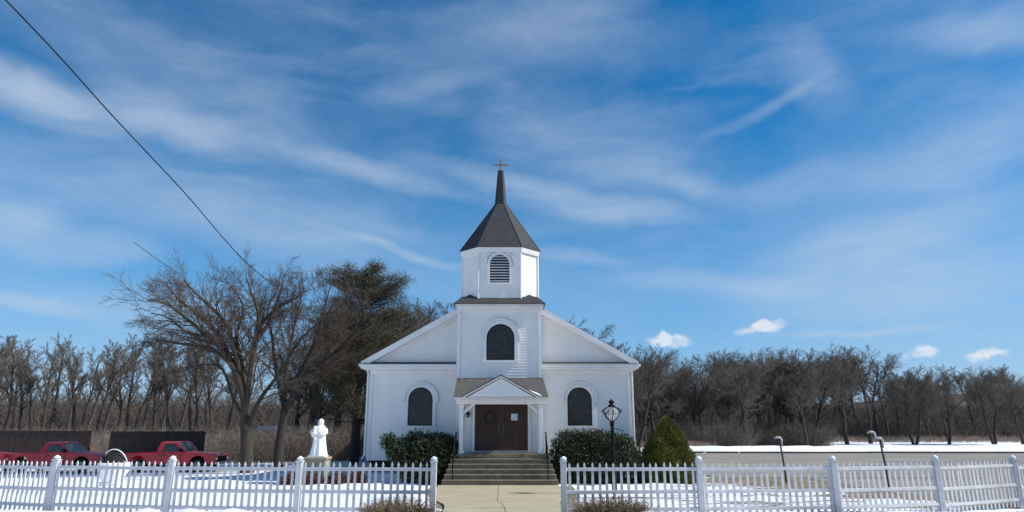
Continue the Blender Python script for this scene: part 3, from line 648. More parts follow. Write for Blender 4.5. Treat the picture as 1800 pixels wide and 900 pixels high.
def smooth_line(pts, rad, n):
    P = np.array([tuple(p) for p in pts]); t = np.concatenate([[0], np.cumsum(np.linalg.norm(np.diff(P, axis=0), axis=1))]); t /= t[-1]; u = np.linspace(0, 1, n); out = []
    for x in u:
        i = min(np.searchsorted(t, x, side='right') - 1, len(t) - 2); f_ = (x - t[i]) / (t[i + 1] - t[i]); p0, p1, p2, p3 = P[max(i - 1, 0)], P[i], P[i + 1], P[min(i + 2, len(P) - 1)]
        out.append(Vector(.5 * ((2 * p1) + (-p0 + p2) * f_ + (2 * p0 - 5 * p1 + 4 * p2 - p3) * f_ ** 2 + (-p0 + 3 * p1 - 3 * p2 + p3) * f_ ** 3)))
    return out, list(np.interp(u, t, rad))
HERO = dict(seg=[8, 7, 5, 4, 3], wander=.13, up=[.0, .03, .03, .02, .01], kids=[0, 19, 11, 7, 6], start=[.2, .22, .15, .12, .1], ratio=[.5, .38, .50, .52, .55], ang=(22, 50), rmin=.0075, rk=.55)
def hero(name, label, trunk, limbs, Y0, base_r, seed, spec, bark=None, twig=None, squash=.24):
    tr = Tree(seed); tx = trunk[0][0]; X0 = at(tx, 760, Y0).x; loc = Vector((X0, Y0, surf(X0, Y0) - .1)); root = thing(name, label, 'tree', loc)
    rs = random.Random(seed + 1)
    P = [at(px, py, Y0) - loc for px, py in trunk]; P[0].z = -.1
    tp, trd = smooth_line(P, np.linspace(base_r, base_r * .72, len(P)), 10); trd[0] *= 1.35; trd[1] *= 1.12; tr.lines.append((0, tp, trd))
    for ln, dy, r0 in limbs:
        n = len(ln); P = []
        for i, (px, py) in enumerate(ln): P.append(at(px + max(0, 330 - px) * .42, py + max(0, 600 - py) * squash, Y0 + dy * (i / (n - 1)) ** .9) - loc)
        lp, lr = smooth_line(P, np.linspace(r0, r0 * .15, n), 14); L = sum((b - a).length for a, b in zip(lp, lp[1:]))
        tr.lines.append((1, lp, lr)); tr.spawn(lp, lr, L, 1, 4, spec)
    t_ = tr.mesh('trunk', (0,), bark or MT['bark'], root, 12); tr.mesh('limb', (1,), bark or MT['bark'], root, 8, 1.18)
    tr.mesh('crown', (2, 3, 4), twig or MT['twig'], root, 3)
    print('hero', name, len(tr.lines)); return root
hero('bare_tree', 'large spreading bare tree with many limbs, left of the statue', [(434, 830), (434, 790), (432, 750), (431, 715)], [
    ([(431, 722), (418, 665), (385, 610), (330, 550), (262, 512), (205, 503)], -1.5, .15), ([(428, 700), (402, 625), (370, 560), (312, 510), (262, 465)], 1.8, .14),
    ([(430, 695), (408, 600), (392, 550), (345, 490), (318, 458)], -2.2, .13), ([(432, 712), (425, 640), (415, 590), (428, 520), (400, 462)], 2.5, .14),
    ([(433, 725), (440, 650), (452, 590), (455, 540), (442, 490), (432, 448)], -.8, .15), ([(442, 640), (455, 575), (480, 530), (520, 500), (545, 478)], 1.5, .11),
    ([(405, 640), (370, 612), (310, 604), (245, 598), (205, 590)], .8, .10), ([(436, 752), (455, 705), (492, 655), (530, 592), (575, 545)], -1.6, .12),
    ([(430, 740), (408, 695), (392, 650), (360, 640), (310, 648)], 2.0, .075), ([(450, 600), (470, 560), (490, 500), (500, 455)], 3, .10), ([(420, 660), (385, 600), (330, 580), (270, 545), (220, 535)], 3, .10)],
    36, .34, 3, HERO, MT['bark_mid'])
hero('bare_tree', 'tall bare tree leaning right, between the spreading tree and the statue', [(488, 830), (490, 790), (495, 755), (500, 720)], [
    ([(500, 728), (530, 665), (590, 618), (640, 565), (668, 540)], -1.5, .13), ([(497, 750), (520, 698), (560, 672), (620, 640), (660, 615)], 1.2, .09), ([(499, 725), (505, 640), (520, 560), (535, 498)], 1.5, .14),
    ([(505, 690), (545, 620), (565, 560), (580, 500)], -2, .11), ([(500, 720), (485, 650), (478, 590), (470, 540), (490, 500)], 2, .11), ([(520, 690), (570, 640), (600, 580), (615, 520)], 3, .10)],
    38, .28, 5, HERO, MT['bark_dark'], squash=.05)
# generic bare trees: prototypes then copies
BG = dict(seg=[7, 6, 4, 3, 3], wander=.11, up=[.10, .07, .06, .04, .02], kids=[13, 10, 8, 6, 0], start=[.34, .22, .12, .1, .1], ratio=[.60, .52, .52, .5, .5], ang=(24, 50), rmin=.013, rk=.52)
BGS = dict(BG); BGS.update(kids=[11, 8, 7, 6, 0], ang=(20, 42), start=[.48, .25, .15, .1, .1], ratio=[.36, .5, .5, .5, .5])
protos = []
def proto(seed, spec, forked=False, rad=.24, bark='bark_dark', twig='twig_bg', L=9.0):
    root = thing('bare_tree', 'x', 'tree'); tr = Tree(seed)
    if forked:
        for sgn in (-1, 1):
            tr.grow(Vector((sgn * .10, 0, -.1)), Vector((sgn * .30, .1 * sgn, 1)), L, rad * .85, 0, 4, spec)
    else: tr.grow(Vector((0, 0, -.1)), Vector((.04 * (seed % 3 - 1), 0, 1)), L, rad, 0, 4, spec)
    tr.mesh('trunk', (0, 1), MT[bark], root, 7); tr.mesh('crown', (2, 3, 4), MT[twig], root, 3)
    H = max(p.z for _, pts, _ in tr.lines for p in pts); print('proto', seed, len(tr.lines), round(H, 1))
    protos.append([root, H, False]); return len(protos) - 1
pW = [proto(21, BG), proto(22, BG), proto(23, BG)]; pF = [proto(31, BG, True), proto(32, BG, True)]; pS = [proto(41, BGS, rad=.21), proto(42, BGS, rad=.19), proto(43, BGS, rad=.20)]
def plant(px, Y, top, which, label, group, rs, name='bare_tree', sx=1.0, lean=0):
    x = at(px, 760, Y).x; z = surf(x, Y) - .1; zt = at(px, top, Y).z; e = protos[which]
    if not e[2]: o = e[0]; e[2] = True
    else: o = copy_tree(e[0])
    s = (zt - z) / e[1]; o.location = (x, Y, z); o.scale = (s * sx, s * sx, s); o.rotation_euler = (0, lean, rs.uniform(0, 6.28)); tag(o, label); o['group'] = group if group else ''
    if not group: del o['group']
    return o
rs = random.Random(99)
def zone(px, zones):
    for lim, lab, grp in zones:
        if px < lim: return lab, grp
ZL = ((70, 'thin bare tree at the left edge of the wood, above the cut-off truck', 'thin trees at the left edge'), (165, 'thin bare tree behind the right half of the left board fence', 'thin trees behind the left board fence'),
      (275, 'thin bare tree behind the gap between the two dark board fences', 'thin trees near the gap of the board fences'), (999, 'thin bare tree leaning behind the low limbs of the large spreading tree', 'thin trees behind the spreading tree'))
ZC = ((600, 'bare tree in the wood directly behind the statue', 'trees behind the statue'), (700, 'bare tree in the wood around the tall dark pine', 'trees around the pine'), (999, 'bare tree rising just above the left slope of the church roof', 'trees over the left church roof'))
ZR = ((1060, 'bare tree top showing over the upper right slope of the church roof', 'trees over the upper right roof'), (1999, 'bare tree at the lower right corner of the church roof', 'trees at the right roof corner'))
ZD = ((1195, 'bare brown tree in the dense wood behind the cone-shaped evergreen', 'dense trees behind the evergreen cone'), (1275, 'bare tree in the dense wood between the evergreen cone and the stout tree', 'dense trees left of the stout tree'),
      (1350, 'bare tree in the dense wood directly behind the stout tree', 'dense trees behind the stout tree'), (1999, 'bare brown tree in the dense wood above the nearer leaning post', 'dense trees above the nearer leaning post'))
ZB = ((1480, 'bare tree in the back row just right of the dense wood', 'back row beside the dense wood'), (1600, 'bare tree in the back row above the farther leaning post', 'back row above the farther leaning post'), (1700, 'bare low tree in the back row between the two rightmost fence posts', 'back row between the right fence posts'), (1999, 'bare low tree in the back row at the right edge of the picture', 'back row at the right edge'))
# wood behind the trucks
for i in range(32):
    px = -40 + i * 15 + rs.uniform(-9, 9); Y = rs.uniform(56, 84); plant(px, Y, 592 + rs.uniform(-10, 26), rs.choice(pS), *zone(px, ZL), rs, lean=rs.uniform(0, .16), sx=1.15)
# wood behind the left half of the church
for i, px in enumerate((520, 556, 590, 618, 655, 672, 690, 712, 735, 760, 700, 780, 640, 602, 535, 575, 628, 664, 722, 748)):
    top = 560 if px < 600 else 540 if px < 720 else 518 + (px - 720) * .22
    plant(px + rs.uniform(-5, 5), rs.uniform(56, 72), top + rs.uniform(-8, 16), rs.choice(pW + pW + pS), *zone(px, ZC), rs, sx=1.2)
for i, px in enumerate((972, 985, 1000, 1015, 1035, 1052, 1068, 1085, 1100, 1118, 1134, 1150)):
    plant(px, rs.uniform(62, 78), 560 + (px - 985) * .32 + rs.uniform(-6, 12), rs.choice(pW + pS), *zone(px, ZR), rs, sx=1.2)
for i in range(30):
    px = 1115 + i * 10.5 + rs.uniform(-8, 8); top = 625 if px < 1240 else 614
    plant(px, rs.uniform(84, 104), top + rs.uniform(-8, 26), rs.choice(pW + pF), *zone(px, ZD), rs, sx=1.05)
for px, Y, top, wh, lab in ((1312, 80, 612, pW[1], 'stout bare tree with its base close to the edge of the parking lot'), (1428, 94, 602, pF[0], 'forked bare tree, leftmost of the forked ones behind the parking lot'),
        (1487, 96, 603, pW[2], 'straight single-trunk bare tree behind the parking lot, right of the leftmost forked tree'), (1528, 100, 606, pS[0], 'narrow tall bare tree with open twigs beside the gap before the hill'), (1605, 96, 636, pF[1], 'low forked bare tree behind the parking lot, between two single-trunk trees'),
        (1665, 98, 638, pW[0], 'rounded bare tree with a single slim trunk between two forked trees'), (1745, 95, 636, pF[0], 'forked bare tree nearest the right edge, its trunks parting wide'), (1795, 98, 640, pW[2], 'bare tree cut by the right edge of the picture')):
    plant(px, Y, top, wh, lab, None, rs, sx=1.15)
for i in range(17):
    px = 1380 + i * 26 + rs.uniform(-10, 10); top = 604 if px < 1550 else 640
    plant(px, rs.uniform(108, 135), top + rs.uniform(0, 20), rs.choice(pW + pF + pS), *zone(px, ZB), rs, sx=1.2)
# pine
pine = thing('pine_tree', 'tall dark green pine rising above the bare trees', 'tree'); X0 = at(628, 700, 43).x; z0 = surf(X0, 43); pine.location = (X0, 43, z0)
Ht = at(622, 482, 43).z - z0; m = MB(); m.tube([(0, 0, -.2), (.1, 0, Ht * .5), (-.1, 0, Ht * .97)], [.32, .2, .03], 8); m.build('trunk', MT['bark_dark'], pine, True)
Pn = []; Dn = []; lm = MB(); rp = random.Random(5)
z = Ht * .20
while z < Ht * .985:
    k_ = 1 - (z / Ht)
    for j in range(rp.choice((3, 4, 5))):
        a = rp.uniform(0, 6.28); L = (1.3 + 4.6 * k_ ** .6) * rp.uniform(.55, 1.1); 
        e = Vector((math.cos(a) * L * (1.15 if math.cos(a) > 0 else 1), math.sin(a) * L, rp.uniform(.15, .5) * L)); b0 = Vector((0, 0, z)); lm.tube([b0, b0 + e * .5 - Vector((0, 0, .05 * L)), b0 + e], [.05, .035, .012], 4, False)
        nc = int(7 + L * 7)
        for c in range(nc):
            t_ = .35 + .68 * rp.random(); p = b0 + e * t_ + Vector((rp.gauss(0, .20), rp.gauss(0, .20), rp.gauss(0, .08) + .06)) * (1 + L * .22)
            Pn.append(p); 
    z += rp.uniform(.16, .34)
lm.build('limb', MT['bark_dark'], pine)
Pn = np.array([tuple(p) for p in Pn]); k_ = 34; P = np.repeat(Pn, k_, 0) + rng.normal(size=(len(Pn) * k_, 3)) * np.array([.20, .20, .12]); D = unit(rng.normal(size=P.shape) + np.array([0, 0, .7]))
leaf_mesh('crown', P, D, rng.uniform(.10, .22, len(P)), .012, MT['needle'], pine); print('pine needles', len(P))

# thickets of brush (uncountable)
def brush(name, label, regions, n, h, mat, width=.018):
    Ps = []; 
    w_ = np.array([r_[4] for r_ in regions], float); w_ /= w_.sum()
    for i in range(n):
        r_ = regions[rng.choice(len(regions), p=w_)]; x = rng.uniform(r_[0], r_[1]); y = rng.uniform(r_[2], r_[3]); Ps.append((x, y, ground(x, y) - .05))
    P = np.array(Ps); H = rng.uniform(.35, 1.0, (n, 1)) * h; lean = rng.normal(size=(n, 3)) * .42; lean[:, 2] = 1; d = unit(lean); S = unit(np.cross(d, rng.normal(size=(n, 3)))) * width
    bend = rng.normal(size=(n, 3)) * .25 * H; bend[:, 2] = 0
    A = [P - S, P + S, P + d * H * .5 + bend * .3 + S * .7, P + d * H * .5 + bend * .3 - S * .7, P + d * H + bend + S * .2, P + d * H + bend - S * .2]
    V_ = np.stack(A, 1).reshape(-1, 3); b = np.arange(n)[:, None] * 6; I_ = np.concatenate([b + np.array([[0, 1, 2, 3]]), b + np.array([[3, 2, 4, 5]])]);
    # side twigs
    m_ = n * 9; bi = rng.integers(0, n, m_); t_ = rng.uniform(.2, .95, (m_, 1)); Pb = P[bi] + d[bi] * H[bi] * t_ + bend[bi] * t_ ** 2 * .9; dt = unit(d[bi] + rng.normal(size=(m_, 3)) * 1.3); Lt = H[bi] * rng.uniform(.12, .42, (m_, 1)); St = unit(np.cross(dt, rng.normal(size=(m_, 3)))) * width * .5
    V2 = np.stack([Pb - St, Pb + St, Pb + dt * Lt + St * .4, Pb + dt * Lt - St * .4], 1).reshape(-1, 3); I2 = np.arange(4 * m_).reshape(m_, 4) + len(V_)
    return tag(raw_mesh(name, np.concatenate([V_, V2]), np.concatenate([I_, I2]), mat), label, 'brush', kind='stuff')
brush('brush', 'grey-brown leafless brush filling the wood behind the trucks', [(-62, -12, 52, 70, 5), (-22, -4, 48, 62, 3.2), (-12, 2, 54, 66, 1)], 19000, 2.8, MT['brush'], .015)
brush('brush', 'tangled brown brush under the dense trees right of the church', [(5, 27, 76, 90, 3), (26, 42, 90, 100, 2.2)], 12000, 3.4, MT['twig_bg'], .02)
brush('brush', 'brown brush filling the gaps between the trunks beyond the parking lot', [(38, 130, 116, 140, 1)], 11000, 6.0, MT['twig_bg'], .03)
MT['tanbrush'] = material('tan_brush', (.27, .21, .16), .95, .3, .5)
brush('brush', 'low tan scrub along the snow beyond the parking lot', [(7, 20, 68, 76, 2), (20, 120, 104, 114, 3)], 12000, 1.1, MT['tanbrush'], .02)
# back-most wood
MT['farwood'] = material('far_wood', (.085, .068, .055), 1, .3, .05)
brush('far_wood', 'far leafless wood on the ridge beyond the fields', [(-200, -10, 150, 200, 3), (-10, 60, 140, 190, 1.6), (60, 260, 330, 400, 2.2)], 16000, 11, MT['farwood'], .09)

# ---------------------------------------------------------------- fences
def picket_fence(label, posts, tilt=None):
    p0 = posts[0]; root = thing('picket_fence', label, 'fence', (p0[0], p0[1], 0))
    hp = 1.075
    for x, y in posts:
        zb = ground(x, y) - .1; m = MB(); q = .053; m.box(-q, q, -q, q, 0, hp - .05 + .1); 
        po = m.build('post', MT['fence'], root, bevel=.006, loc=(x - p0[0], y - p0[1], zb))
        m = MB(); zt = hp + .05; m.box(-q - .012, q + .012, -q - .012, q + .012, zt, zt + .022); m.add([(-q, -q, zt + .022), (q, -q, zt + .022), (q, q, zt + .022), (-q, q, zt + .022), (0, 0, zt + .078)], [(0, 1, 4), (1, 2, 4), (2, 3, 4), (3, 0, 4)]); m.build('post_cap', MT['fence'], po)
        m = MB(); m.lathe([(.062, 0), (.06, .02), (.03, .045), (.005, .055)], (0, 0, zt + .045), 10); m.build('snow_cap', MT['snowcap'], po, True)
    for (x0, y0), (x1, y1) in zip(posts, posts[1:]):
        dx, dy = x1 - x0, y1 - y0; L = math.hypot(dx, dy); T = Matrix.Rotation(math.atan2(dy, dx), 4, 'Z'); mz = (ground(x0, y0) + ground(x1, y1)) / 2
        m = MB(); n = int(round((L - .1) / .134)); g0 = (L - (n - 1) * .134) / 2
        for i in range(n):
            x = g0 + i * .134; w_ = .0225; d = .011; T2 = T @ Matrix.Translation((x, 0, 0)) @ Matrix.Rotation(random.gauss(0, .012), 4, 'Y') @ Matrix.Translation((0, 0, random.gauss(0, .005)))
            m.box(-w_, w_, -d, d, .06, .925, T2)
            m.prism([(-.010, .925), (.010, .925), (.022, .965), (0, 1.015), (-.022, .965)], -d + .001, d - .001, T2)
        pn = m.build('picket_panel', MT['fence'], root, loc=(x0 - p0[0], y0 - p0[1], mz))
        for z in (.20, .50, .895):
            MB().box(.05, L - .05, -.024, .024, z - .030, z + .030, T).build('rail', MT['fence'], pn, bevel=.004)
    return root
picket_fence('white picket fence left of the gate opening', [(-1.43, 12.75), (-3.93, 12.9), (-6.44, 13.2), (-9.0, 13.75), (-11.4, 14.6), (-13.7, 15.6)])
picket_fence('white picket fence right of the gate opening', [(.94, 12.75), (3.46, 12.9), (6.08, 13.2), (8.45, 13.9), (10.8, 15.0), (12.9, 16.5)])
def board_fence(label, px0, px1, Y, top):
    a = at(px0, 757, Y); b = at(px1, 757, Y); z0 = min(ground(a.x, Y), ground(b.x, Y)) - .1; zt = at(px0, top, Y).z
    root = thing('board_fence', label, 'fence', (a.x, Y, z0)); L = b.x - a.x; m = MB(); x = 0
    while x < L - .1: m.box(x + .004, min(x + .18, L), random.uniform(0, .012), .03, .1, zt - z0 + random.uniform(-.015, .01)); x += .184
    m.build('board_panel', MT['boards'], root)
    m = MB(); m.box(0, L, -.02, -.001, zt - z0 - .12, zt - z0 - .05); m.build('rail', MT['boards'], root)
    for i in range(int(L / 2.4) + 1): MB().box(i * 2.4 - .05, i * 2.4 + .05, .031, .13, 0, zt - z0 - .02).build('post', MT['boards'], root)
board_fence('dark brown board fence behind the left pickup trucks', -60, 162, 44, 757)
board_fence('dark brown board fence behind the rightmost pickup truck', 196, 362, 44, 758)

# ---------------------------------------------------------------- pickup trucks
def make_truck():
    root = thing('pickup_truck', 'x', 'pickup truck', group='red pickup trucks')
    Lb = 5.35; W = .94; wr = .37; wx = (1.12, 4.38)
    def arc(cx, r, z): return [(cx - r * math.cos(a), z + r * math.sin(a)) for a in np.linspace(0, math.pi, 9)]
    low = .42; prof = [(.02, .62), (.02, low + .02)] + [(wx[0] - .46, low)] + arc(wx[0], .46, .42)[1:-1] + [(wx[0] + .46, low)] + [(wx[1] - .46, low)] + arc(wx[1], .46, .42)[1:-1] + [(wx[1] + .46, low), (Lb - .05, low + .03), (Lb, .62), (Lb - .03, .86), (Lb - .25, .97), (3.75, 1.06), (3.62, 1.07)]
    m = MB(); side = prof + [(2.05, 1.07), (2.03, 1.02), (.04, 1.02)]
    m.prism(side, -W, -W + .10); m.prism(side, W - .10, W)
    body = m.build('body', MT['red'], root, bevel=.025)
    m = MB(); m.add([(3.62, -W + .1, 1.069), (Lb - .25, -W + .1, .969), (Lb - .25, W - .1, .969), (3.62, W - .1, 1.069), (Lb - .02, -W + .1, .85), (Lb - .02, W - .1, .85), (3.62, -.3, 1.10), (Lb - .3, -.3, .995), (Lb - .3, .3, .995), (3.62, .3, 1.10)],
                    [(0, 1, 7, 6), (6, 7, 8, 9), (9, 8, 2, 3), (1, 4, 5, 2), (1, 2, 8, 7)]); m.build('hood', MT['red'], root)
    m = MB(); m.box(Lb - .06, Lb - .015, -W + .12, W - .12, .58, .84); m.build('grille', MT['black'], root)
    m = MB(); m.box(.05, 2.05, -W + .101, W - .101, .60, .66); m.box(.02, .08, -W + .101, W - .101, .62, 1.0); m.box(2.0, 2.06, -W + .101, W - .101, .66, 1.06); m.build('bed', MT['red'], root)
    m = MB(); m.box(.3, Lb - .2, -.6, .6, .38, .55); m.build('chassis', MT['black'], root)
    # cab shell: pillars and roof
    z0, z1 = 1.065, 1.58; B = [(2.08, z0), (3.66, z0)]; Tt = [(2.22, z1), (3.12, z1)]
    for s in (-1, 1):
        y0_, y1_ = s * W, s * (W - .14); T_ = lambda x, z: (x, y0_ + (y1_ - y0_) * (z - z0) / (z1 - z0), z)
        m = MB(); out = [(2.08, z0), (3.66, z0), (3.12, z1), (2.22, z1)]; inn = [(2.36, z0 + .03), (3.44, z0 + .03), (3.04, z1 - .07), (2.42, z1 - .07)]
        vs = [T_(*q) for q in out] + [T_(*q) for q in inn] + [(x, y - s * .06, z) for x, y, z in [T_(*q) for q in out]] + [(x, y - s * .06, z) for x, y, z in [T_(*q) for q in inn]]
        fs = [];
        for i in range(4): j = (i + 1) % 4; fs += [(i, j, 4 + j, 4 + i), (8 + i, 12 + i, 12 + j, 8 + j), (4 + i, 4 + j, 12 + j, 12 + i), (i, 8 + i, 8 + j, j)]
        m.add(vs, fs); m.build('cab_side', MT['red'], root)
        m = MB(); m.add([(x, y - s * .03, z) for x, y, z in vs[4:8]], [(0, 1, 2, 3)]); m.build('side_window', MT['carglass'], root)
        d = MB(); d.strip([(2.42, 1.03), (2.42, .46), (3.46, .46), (3.46, 1.03)], [(2.435, 1.03), (2.435, .475), (3.445, .475), (3.445, 1.03)], s * (W + .002), s * (W + .006)); d.box(2.50, 2.64, *sorted((s * (W + .002), s * (W + .025))), .90, .93); d.build('door_seam', MT['black'], root)
        m = MB(); m.box(3.42, 3.52, *sorted((s * (W + .02), s * (W + .2))), 1.10, 1.27); m.build('mirror', MT['black'], root, bevel=.01)
        m = MB(); m.box(Lb - .055, Lb + .0, *sorted((s * (W - .34), s * (W - .06))), .64, .80); m.build('headlight', MT['lens'], root)
        m = MB(); m.box(.0, .04, *sorted((s * (W - .16), s * (W - .02))), .66, .92); m.build('tail_light', MT['lens'], root)
    m = MB(); m.add([(2.2, -W + .13, z1 - .01), (3.14, -W + .13, z1 - .01), (3.14, W - .13, z1 - .01), (2.2, W - .13, z1 - .01), (2.3, -.5, z1 + .05), (3.05, -.5, z1 + .05), (3.05, .5, z1 + .05), (2.3, .5, z1 + .05)], [(0, 1, 5, 4), (1, 2, 6, 5), (2, 3, 7, 6), (3, 0, 4, 7), (4, 5, 6, 7), (3, 2, 1, 0)]); m.build('cab_roof', MT['red'], root)
    m = MB(); m.add([(3.64, -W + .03, z0), (3.12, -W + .15, z1 - .02), (3.12, W - .15, z1 - .02), (3.64, W - .03, z0)], [(0, 3, 2, 1)]); m.build('windscreen', MT['carglass'], root)
    m = MB(); m.add([(2.10, -W + .03, z0), (2.23, -W + .15, z1 - .02), (2.23, W - .15, z1 - .02), (2.10, W - .03, z0)], [(0, 1, 2, 3)]); m.build('rear_window', MT['carglass'], root)
    m = MB(); m.box(2.1, 3.6, -W + .11, W - .11, .5, .95); m.build('cab_interior', MT['black'], root)
    m = MB(); m.box(Lb + .002, Lb + .10, -W + .02, W - .02, .42, .57); m.build('front_bumper', MT['chrome'], root, bevel=.02)
    m = MB(); m.box(-.10, .018, -W + .05, W - .05, .42, .56); m.build('rear_bumper', MT['chrome'], root, bevel=.02)
    for x in wx:
        for s in (-1, 1):
            wh = MB(); vs = []; 
            k = 22; prof_ = [(.22, -.10), (.34, -.11), (.365, -.07), (.365, .07), (.34, .11), (.22, .10)]
            for r_, y in prof_:
                for j in range(k): a = 2 * math.pi * j / k; vs.append((x + r_ * math.cos(a), s * (W - .13) + y, .365 + r_ * math.sin(a)))
            fs = [(i * k + j, i * k + (j + 1) % k, (i + 1) * k + (j + 1) % k, (i + 1) * k + j) for i in range(5) for j in range(k)]
            wh.add(vs, fs); wb = wh.build('wheel', MT['tyre'], root, True)
            rm_ = MB(); rm_.tube([(x, s * (W - .13) - .08, .365), (x, s * (W - .13) + .08, .365)], .225, 16); rm_.tube([(x, s * (W - .14), .365), (x, s * (W - .02), .365)], .07, 8)
            rm_.build('rim', MT['rim'], wb)
    return root
trk = make_truck()
for i, (px0, lab) in enumerate(((222, 'rightmost red pickup truck, parked nearest the spreading bare tree'), (22, 'middle red pickup truck, behind the fence post capped with snow at far left'), (-178 + 36, 'red pickup truck cut off by the left edge, only its nose showing'))):
    o = trk if i == 0 else copy_tree(trk); a = at(px0 + 2, 800, 39 - i * .3); o.location = (a.x, 39 - i * .3, surf(a.x + 2.6, 39) + .02); o['label'] = lab

# ---------------------------------------------------------------- statue
sx_, sy_ = at(562, 760, 29.0).x, 29.0; sg = surf(sx_, sy_)
pt = at(562, 803, 29.0).z
ped = thing('pedestal', 'square tan stone pedestal under the white statue', 'pedestal', (sx_, sy_, sg - .1)); ph = pt - sg + .1
MB().box(-.42, .42, -.42, .42, 0, ph - .10).build('shaft', MT['pedestal'], ped, bevel=.015)
MB().box(-.47, .47, -.47, .47, ph - .099, ph).build('cap', MT['pedestal'], ped, bevel=.015)
stt = thing('statue', 'white stone statue of a robed figure holding a child on a pedestal', 'statue', (sx_, sy_, pt)); 
prof = [(0, .33, .28, 0, .0), (.10, .34, .29, 0, 0), (.30, .30, .26, .0, 0), (.55, .26, .23, .01, 0), (.80, .24, .21, .02, 0), (.95, .27, .22, .0, 0), (1.08, .285, .22, -.01, 0), (1.18, .25, .19, .0, 0), (1.26, .16, .14, .02, 0), (1.30, .105, .115, .03, -.01), (1.36, .115, .13, .035, -.02), (1.43, .12, .135, .04, -.02), (1.50, .095, .11, .035, -.01), (1.545, .04, .05, .03, 0)]
k = 48; vs = []; fs = []
zz = np.linspace(0, 1.545, 60); pa = np.array(prof)
for z in zz:
    rx, ry, ox, oy = [np.interp(z, pa[:, 0], pa[:, c]) for c in (1, 2, 3, 4)]
    fold = .10 * (1 - sstep(z, .75, 1.15)) + .03
    for j in range(k):
        a = 2 * math.pi * j / k; f_ = 1 + fold * (.6 * math.sin(a * 9 + z * 1.8) + .4 * math.sin(a * 5 - z * 2.6 + 1)) * (1 if z < 1.2 else .2); vs.append((ox + rx * f_ * math.cos(a), oy + ry * f_ * math.sin(a), z))
for i in range(59):
    for j in range(k): fs.append((i * k + j, i * k + (j + 1) % k, (i + 1) * k + (j + 1) % k, (i + 1) * k + j))
fs += [tuple(range(k - 1, -1, -1)), tuple(59 * k + j for j in range(k))]
m = MB(); m.add(vs, fs)
m.tube([(.26, -.02, 1.12), (.30, -.10, .98), (.20, -.22, .90), (-.02, -.28, .93)], [.075, .085, .07, .045], 10)      # arms and sleeves
m.tube([(-.24, -.02, 1.12), (-.30, -.08, 1.0), (-.24, -.22, .93), (-.10, -.28, .96)], [.075, .085, .075, .05], 10)
m.lathe([(.02, -.07), (.045, -.05), (.055, 0), (.045, .05), (.02, .075)], (.035, -.11, 1.40), 10)                   # face
m.tube([(.035, -.16, 1.41), (.035, -.172, 1.385)], [.008, .014], 6)
m.build('robed_figure', MT['statue'], stt, True)
m = MB(); m.lathe([(.06, 0), (.11, .06), (.12, .18), (.09, .28), (.045, .32), (.05, .34), (.07, .38), (.072, .43), (.05, .475), (.01, .49)], (-.155, -.19, .76), 14); m.tube([(-.17, -.25, .98), (-.10, -.31, .94), (-.05, -.29, 1.0)], [.035, .03, .022], 6); m.tube([(-.13, -.27, .80), (-.08, -.31, .73), (-.08, -.30, .62)], [.05, .045, .03], 6)
m.build('child_figure', MT['statue'], stt, True)
m = MB(); m.box(-.36, .36, -.32, .32, 0, .055); m.lathe([(.13, 0), (.15, .1), (.10, .24), (.04, .30)], (.22, -.06, .04), 10); m.build('plinth', MT['statue'], stt, bevel=.012)
for i, (dx, dy, w_, lab) in enumerate(((-.85, -.7, .42, 'low brown shrub with red leaves left of the pedestal'), (.0, -1.0, .5, 'low shrub with red leaves in front of the pedestal'), (.95, -.75, .5, 'low reddish-green shrub right of the pedestal'), (1.75, -.5, .35, 'small dark red shrub between the pedestal and the church corner'))):
    x, y = sx_ + dx, sy_ + dy; shrub('low_shrub', lab, 'shrub', (x, y, surf(x, y) - .05), [(0, 0, .16, w_, .3, .26), (.15, 0, .2, w_ * .6, .25, .24)], 1500, .09, .022, MT['redleaf'] if i != 2 else MT['redleaf'])

# ---------------------------------------------------------------- lamp post
lx = at(1078, 800, 23.4).x; lp = thing('lamp_post', 'black lamp post with a flared glass lantern in front of the right church window', 'lamp post', (lx, 23.4, surf(lx, 23.4) - .08))
m = MB(); m.lathe([(.10, 0), (.10, .10), (.085, .14), (.09, .85), (.11, .88), (.11, .94), (.065, 1.02), (.058, 2.25), (.075, 2.30), (.075, 2.38), (.06, 2.43)], (0, 0, 0), 12); m.build('pole', MT['black'], lp)
m = MB(); m.tube([(0, 0, 2.20), (.36, 0, 2.10)], .014, 6); m.lathe([(.0, 0), (.025, .02), (.0, .04)], (.37, 0, 2.08), 6); m.build('ladder_bar', MT['black'], lp)
ln = MB(); zb = 2.42
for j in range(6):
    a = math.pi / 6 + j * math.pi / 3; c_, s_ = math.cos(a), math.sin(a); ln.tube([(.055 * c_, .055 * s_, zb), (.20 * c_, .20 * s_, zb + .12), (.29 * c_, .29 * s_, zb + .26), (.37 * c_, .37 * s_, zb + .36)], .016, 5); ln.tube([(.36 * c_, .36 * s_, zb + .35), (.22 * c_, .22 * s_, zb + .44), (.05 * c_, .05 * s_, zb + .50)], .015, 5)
    ln.tube([(.235 * c_, .235 * s_, zb + .27), (.235 * math.cos(a + math.pi / 3), .235 * math.sin(a + math.pi / 3), zb + .27)], .009, 5)
ln.lathe([(.06, .46), (.13, .50), (.10, .55), (.05, .58), (.10, .62), (.09, .68), (.03, .71), (.01, .76)], (0, 0, zb), 10); lt = ln.build('lantern', MT['black'], lp)
MB().lathe([(.05, .0), (.17, .10), (.25, .24), (.15, .38), (.05, .46)], (0, 0, zb + .02), 6).build('lantern_glass', MT['lglass'], lt)
MB().lathe([(.02, .03), (.05, .08), (.06, .18), (.03, .26)], (0, 0, zb), 8).build('bulb', MT['statue'], lt)

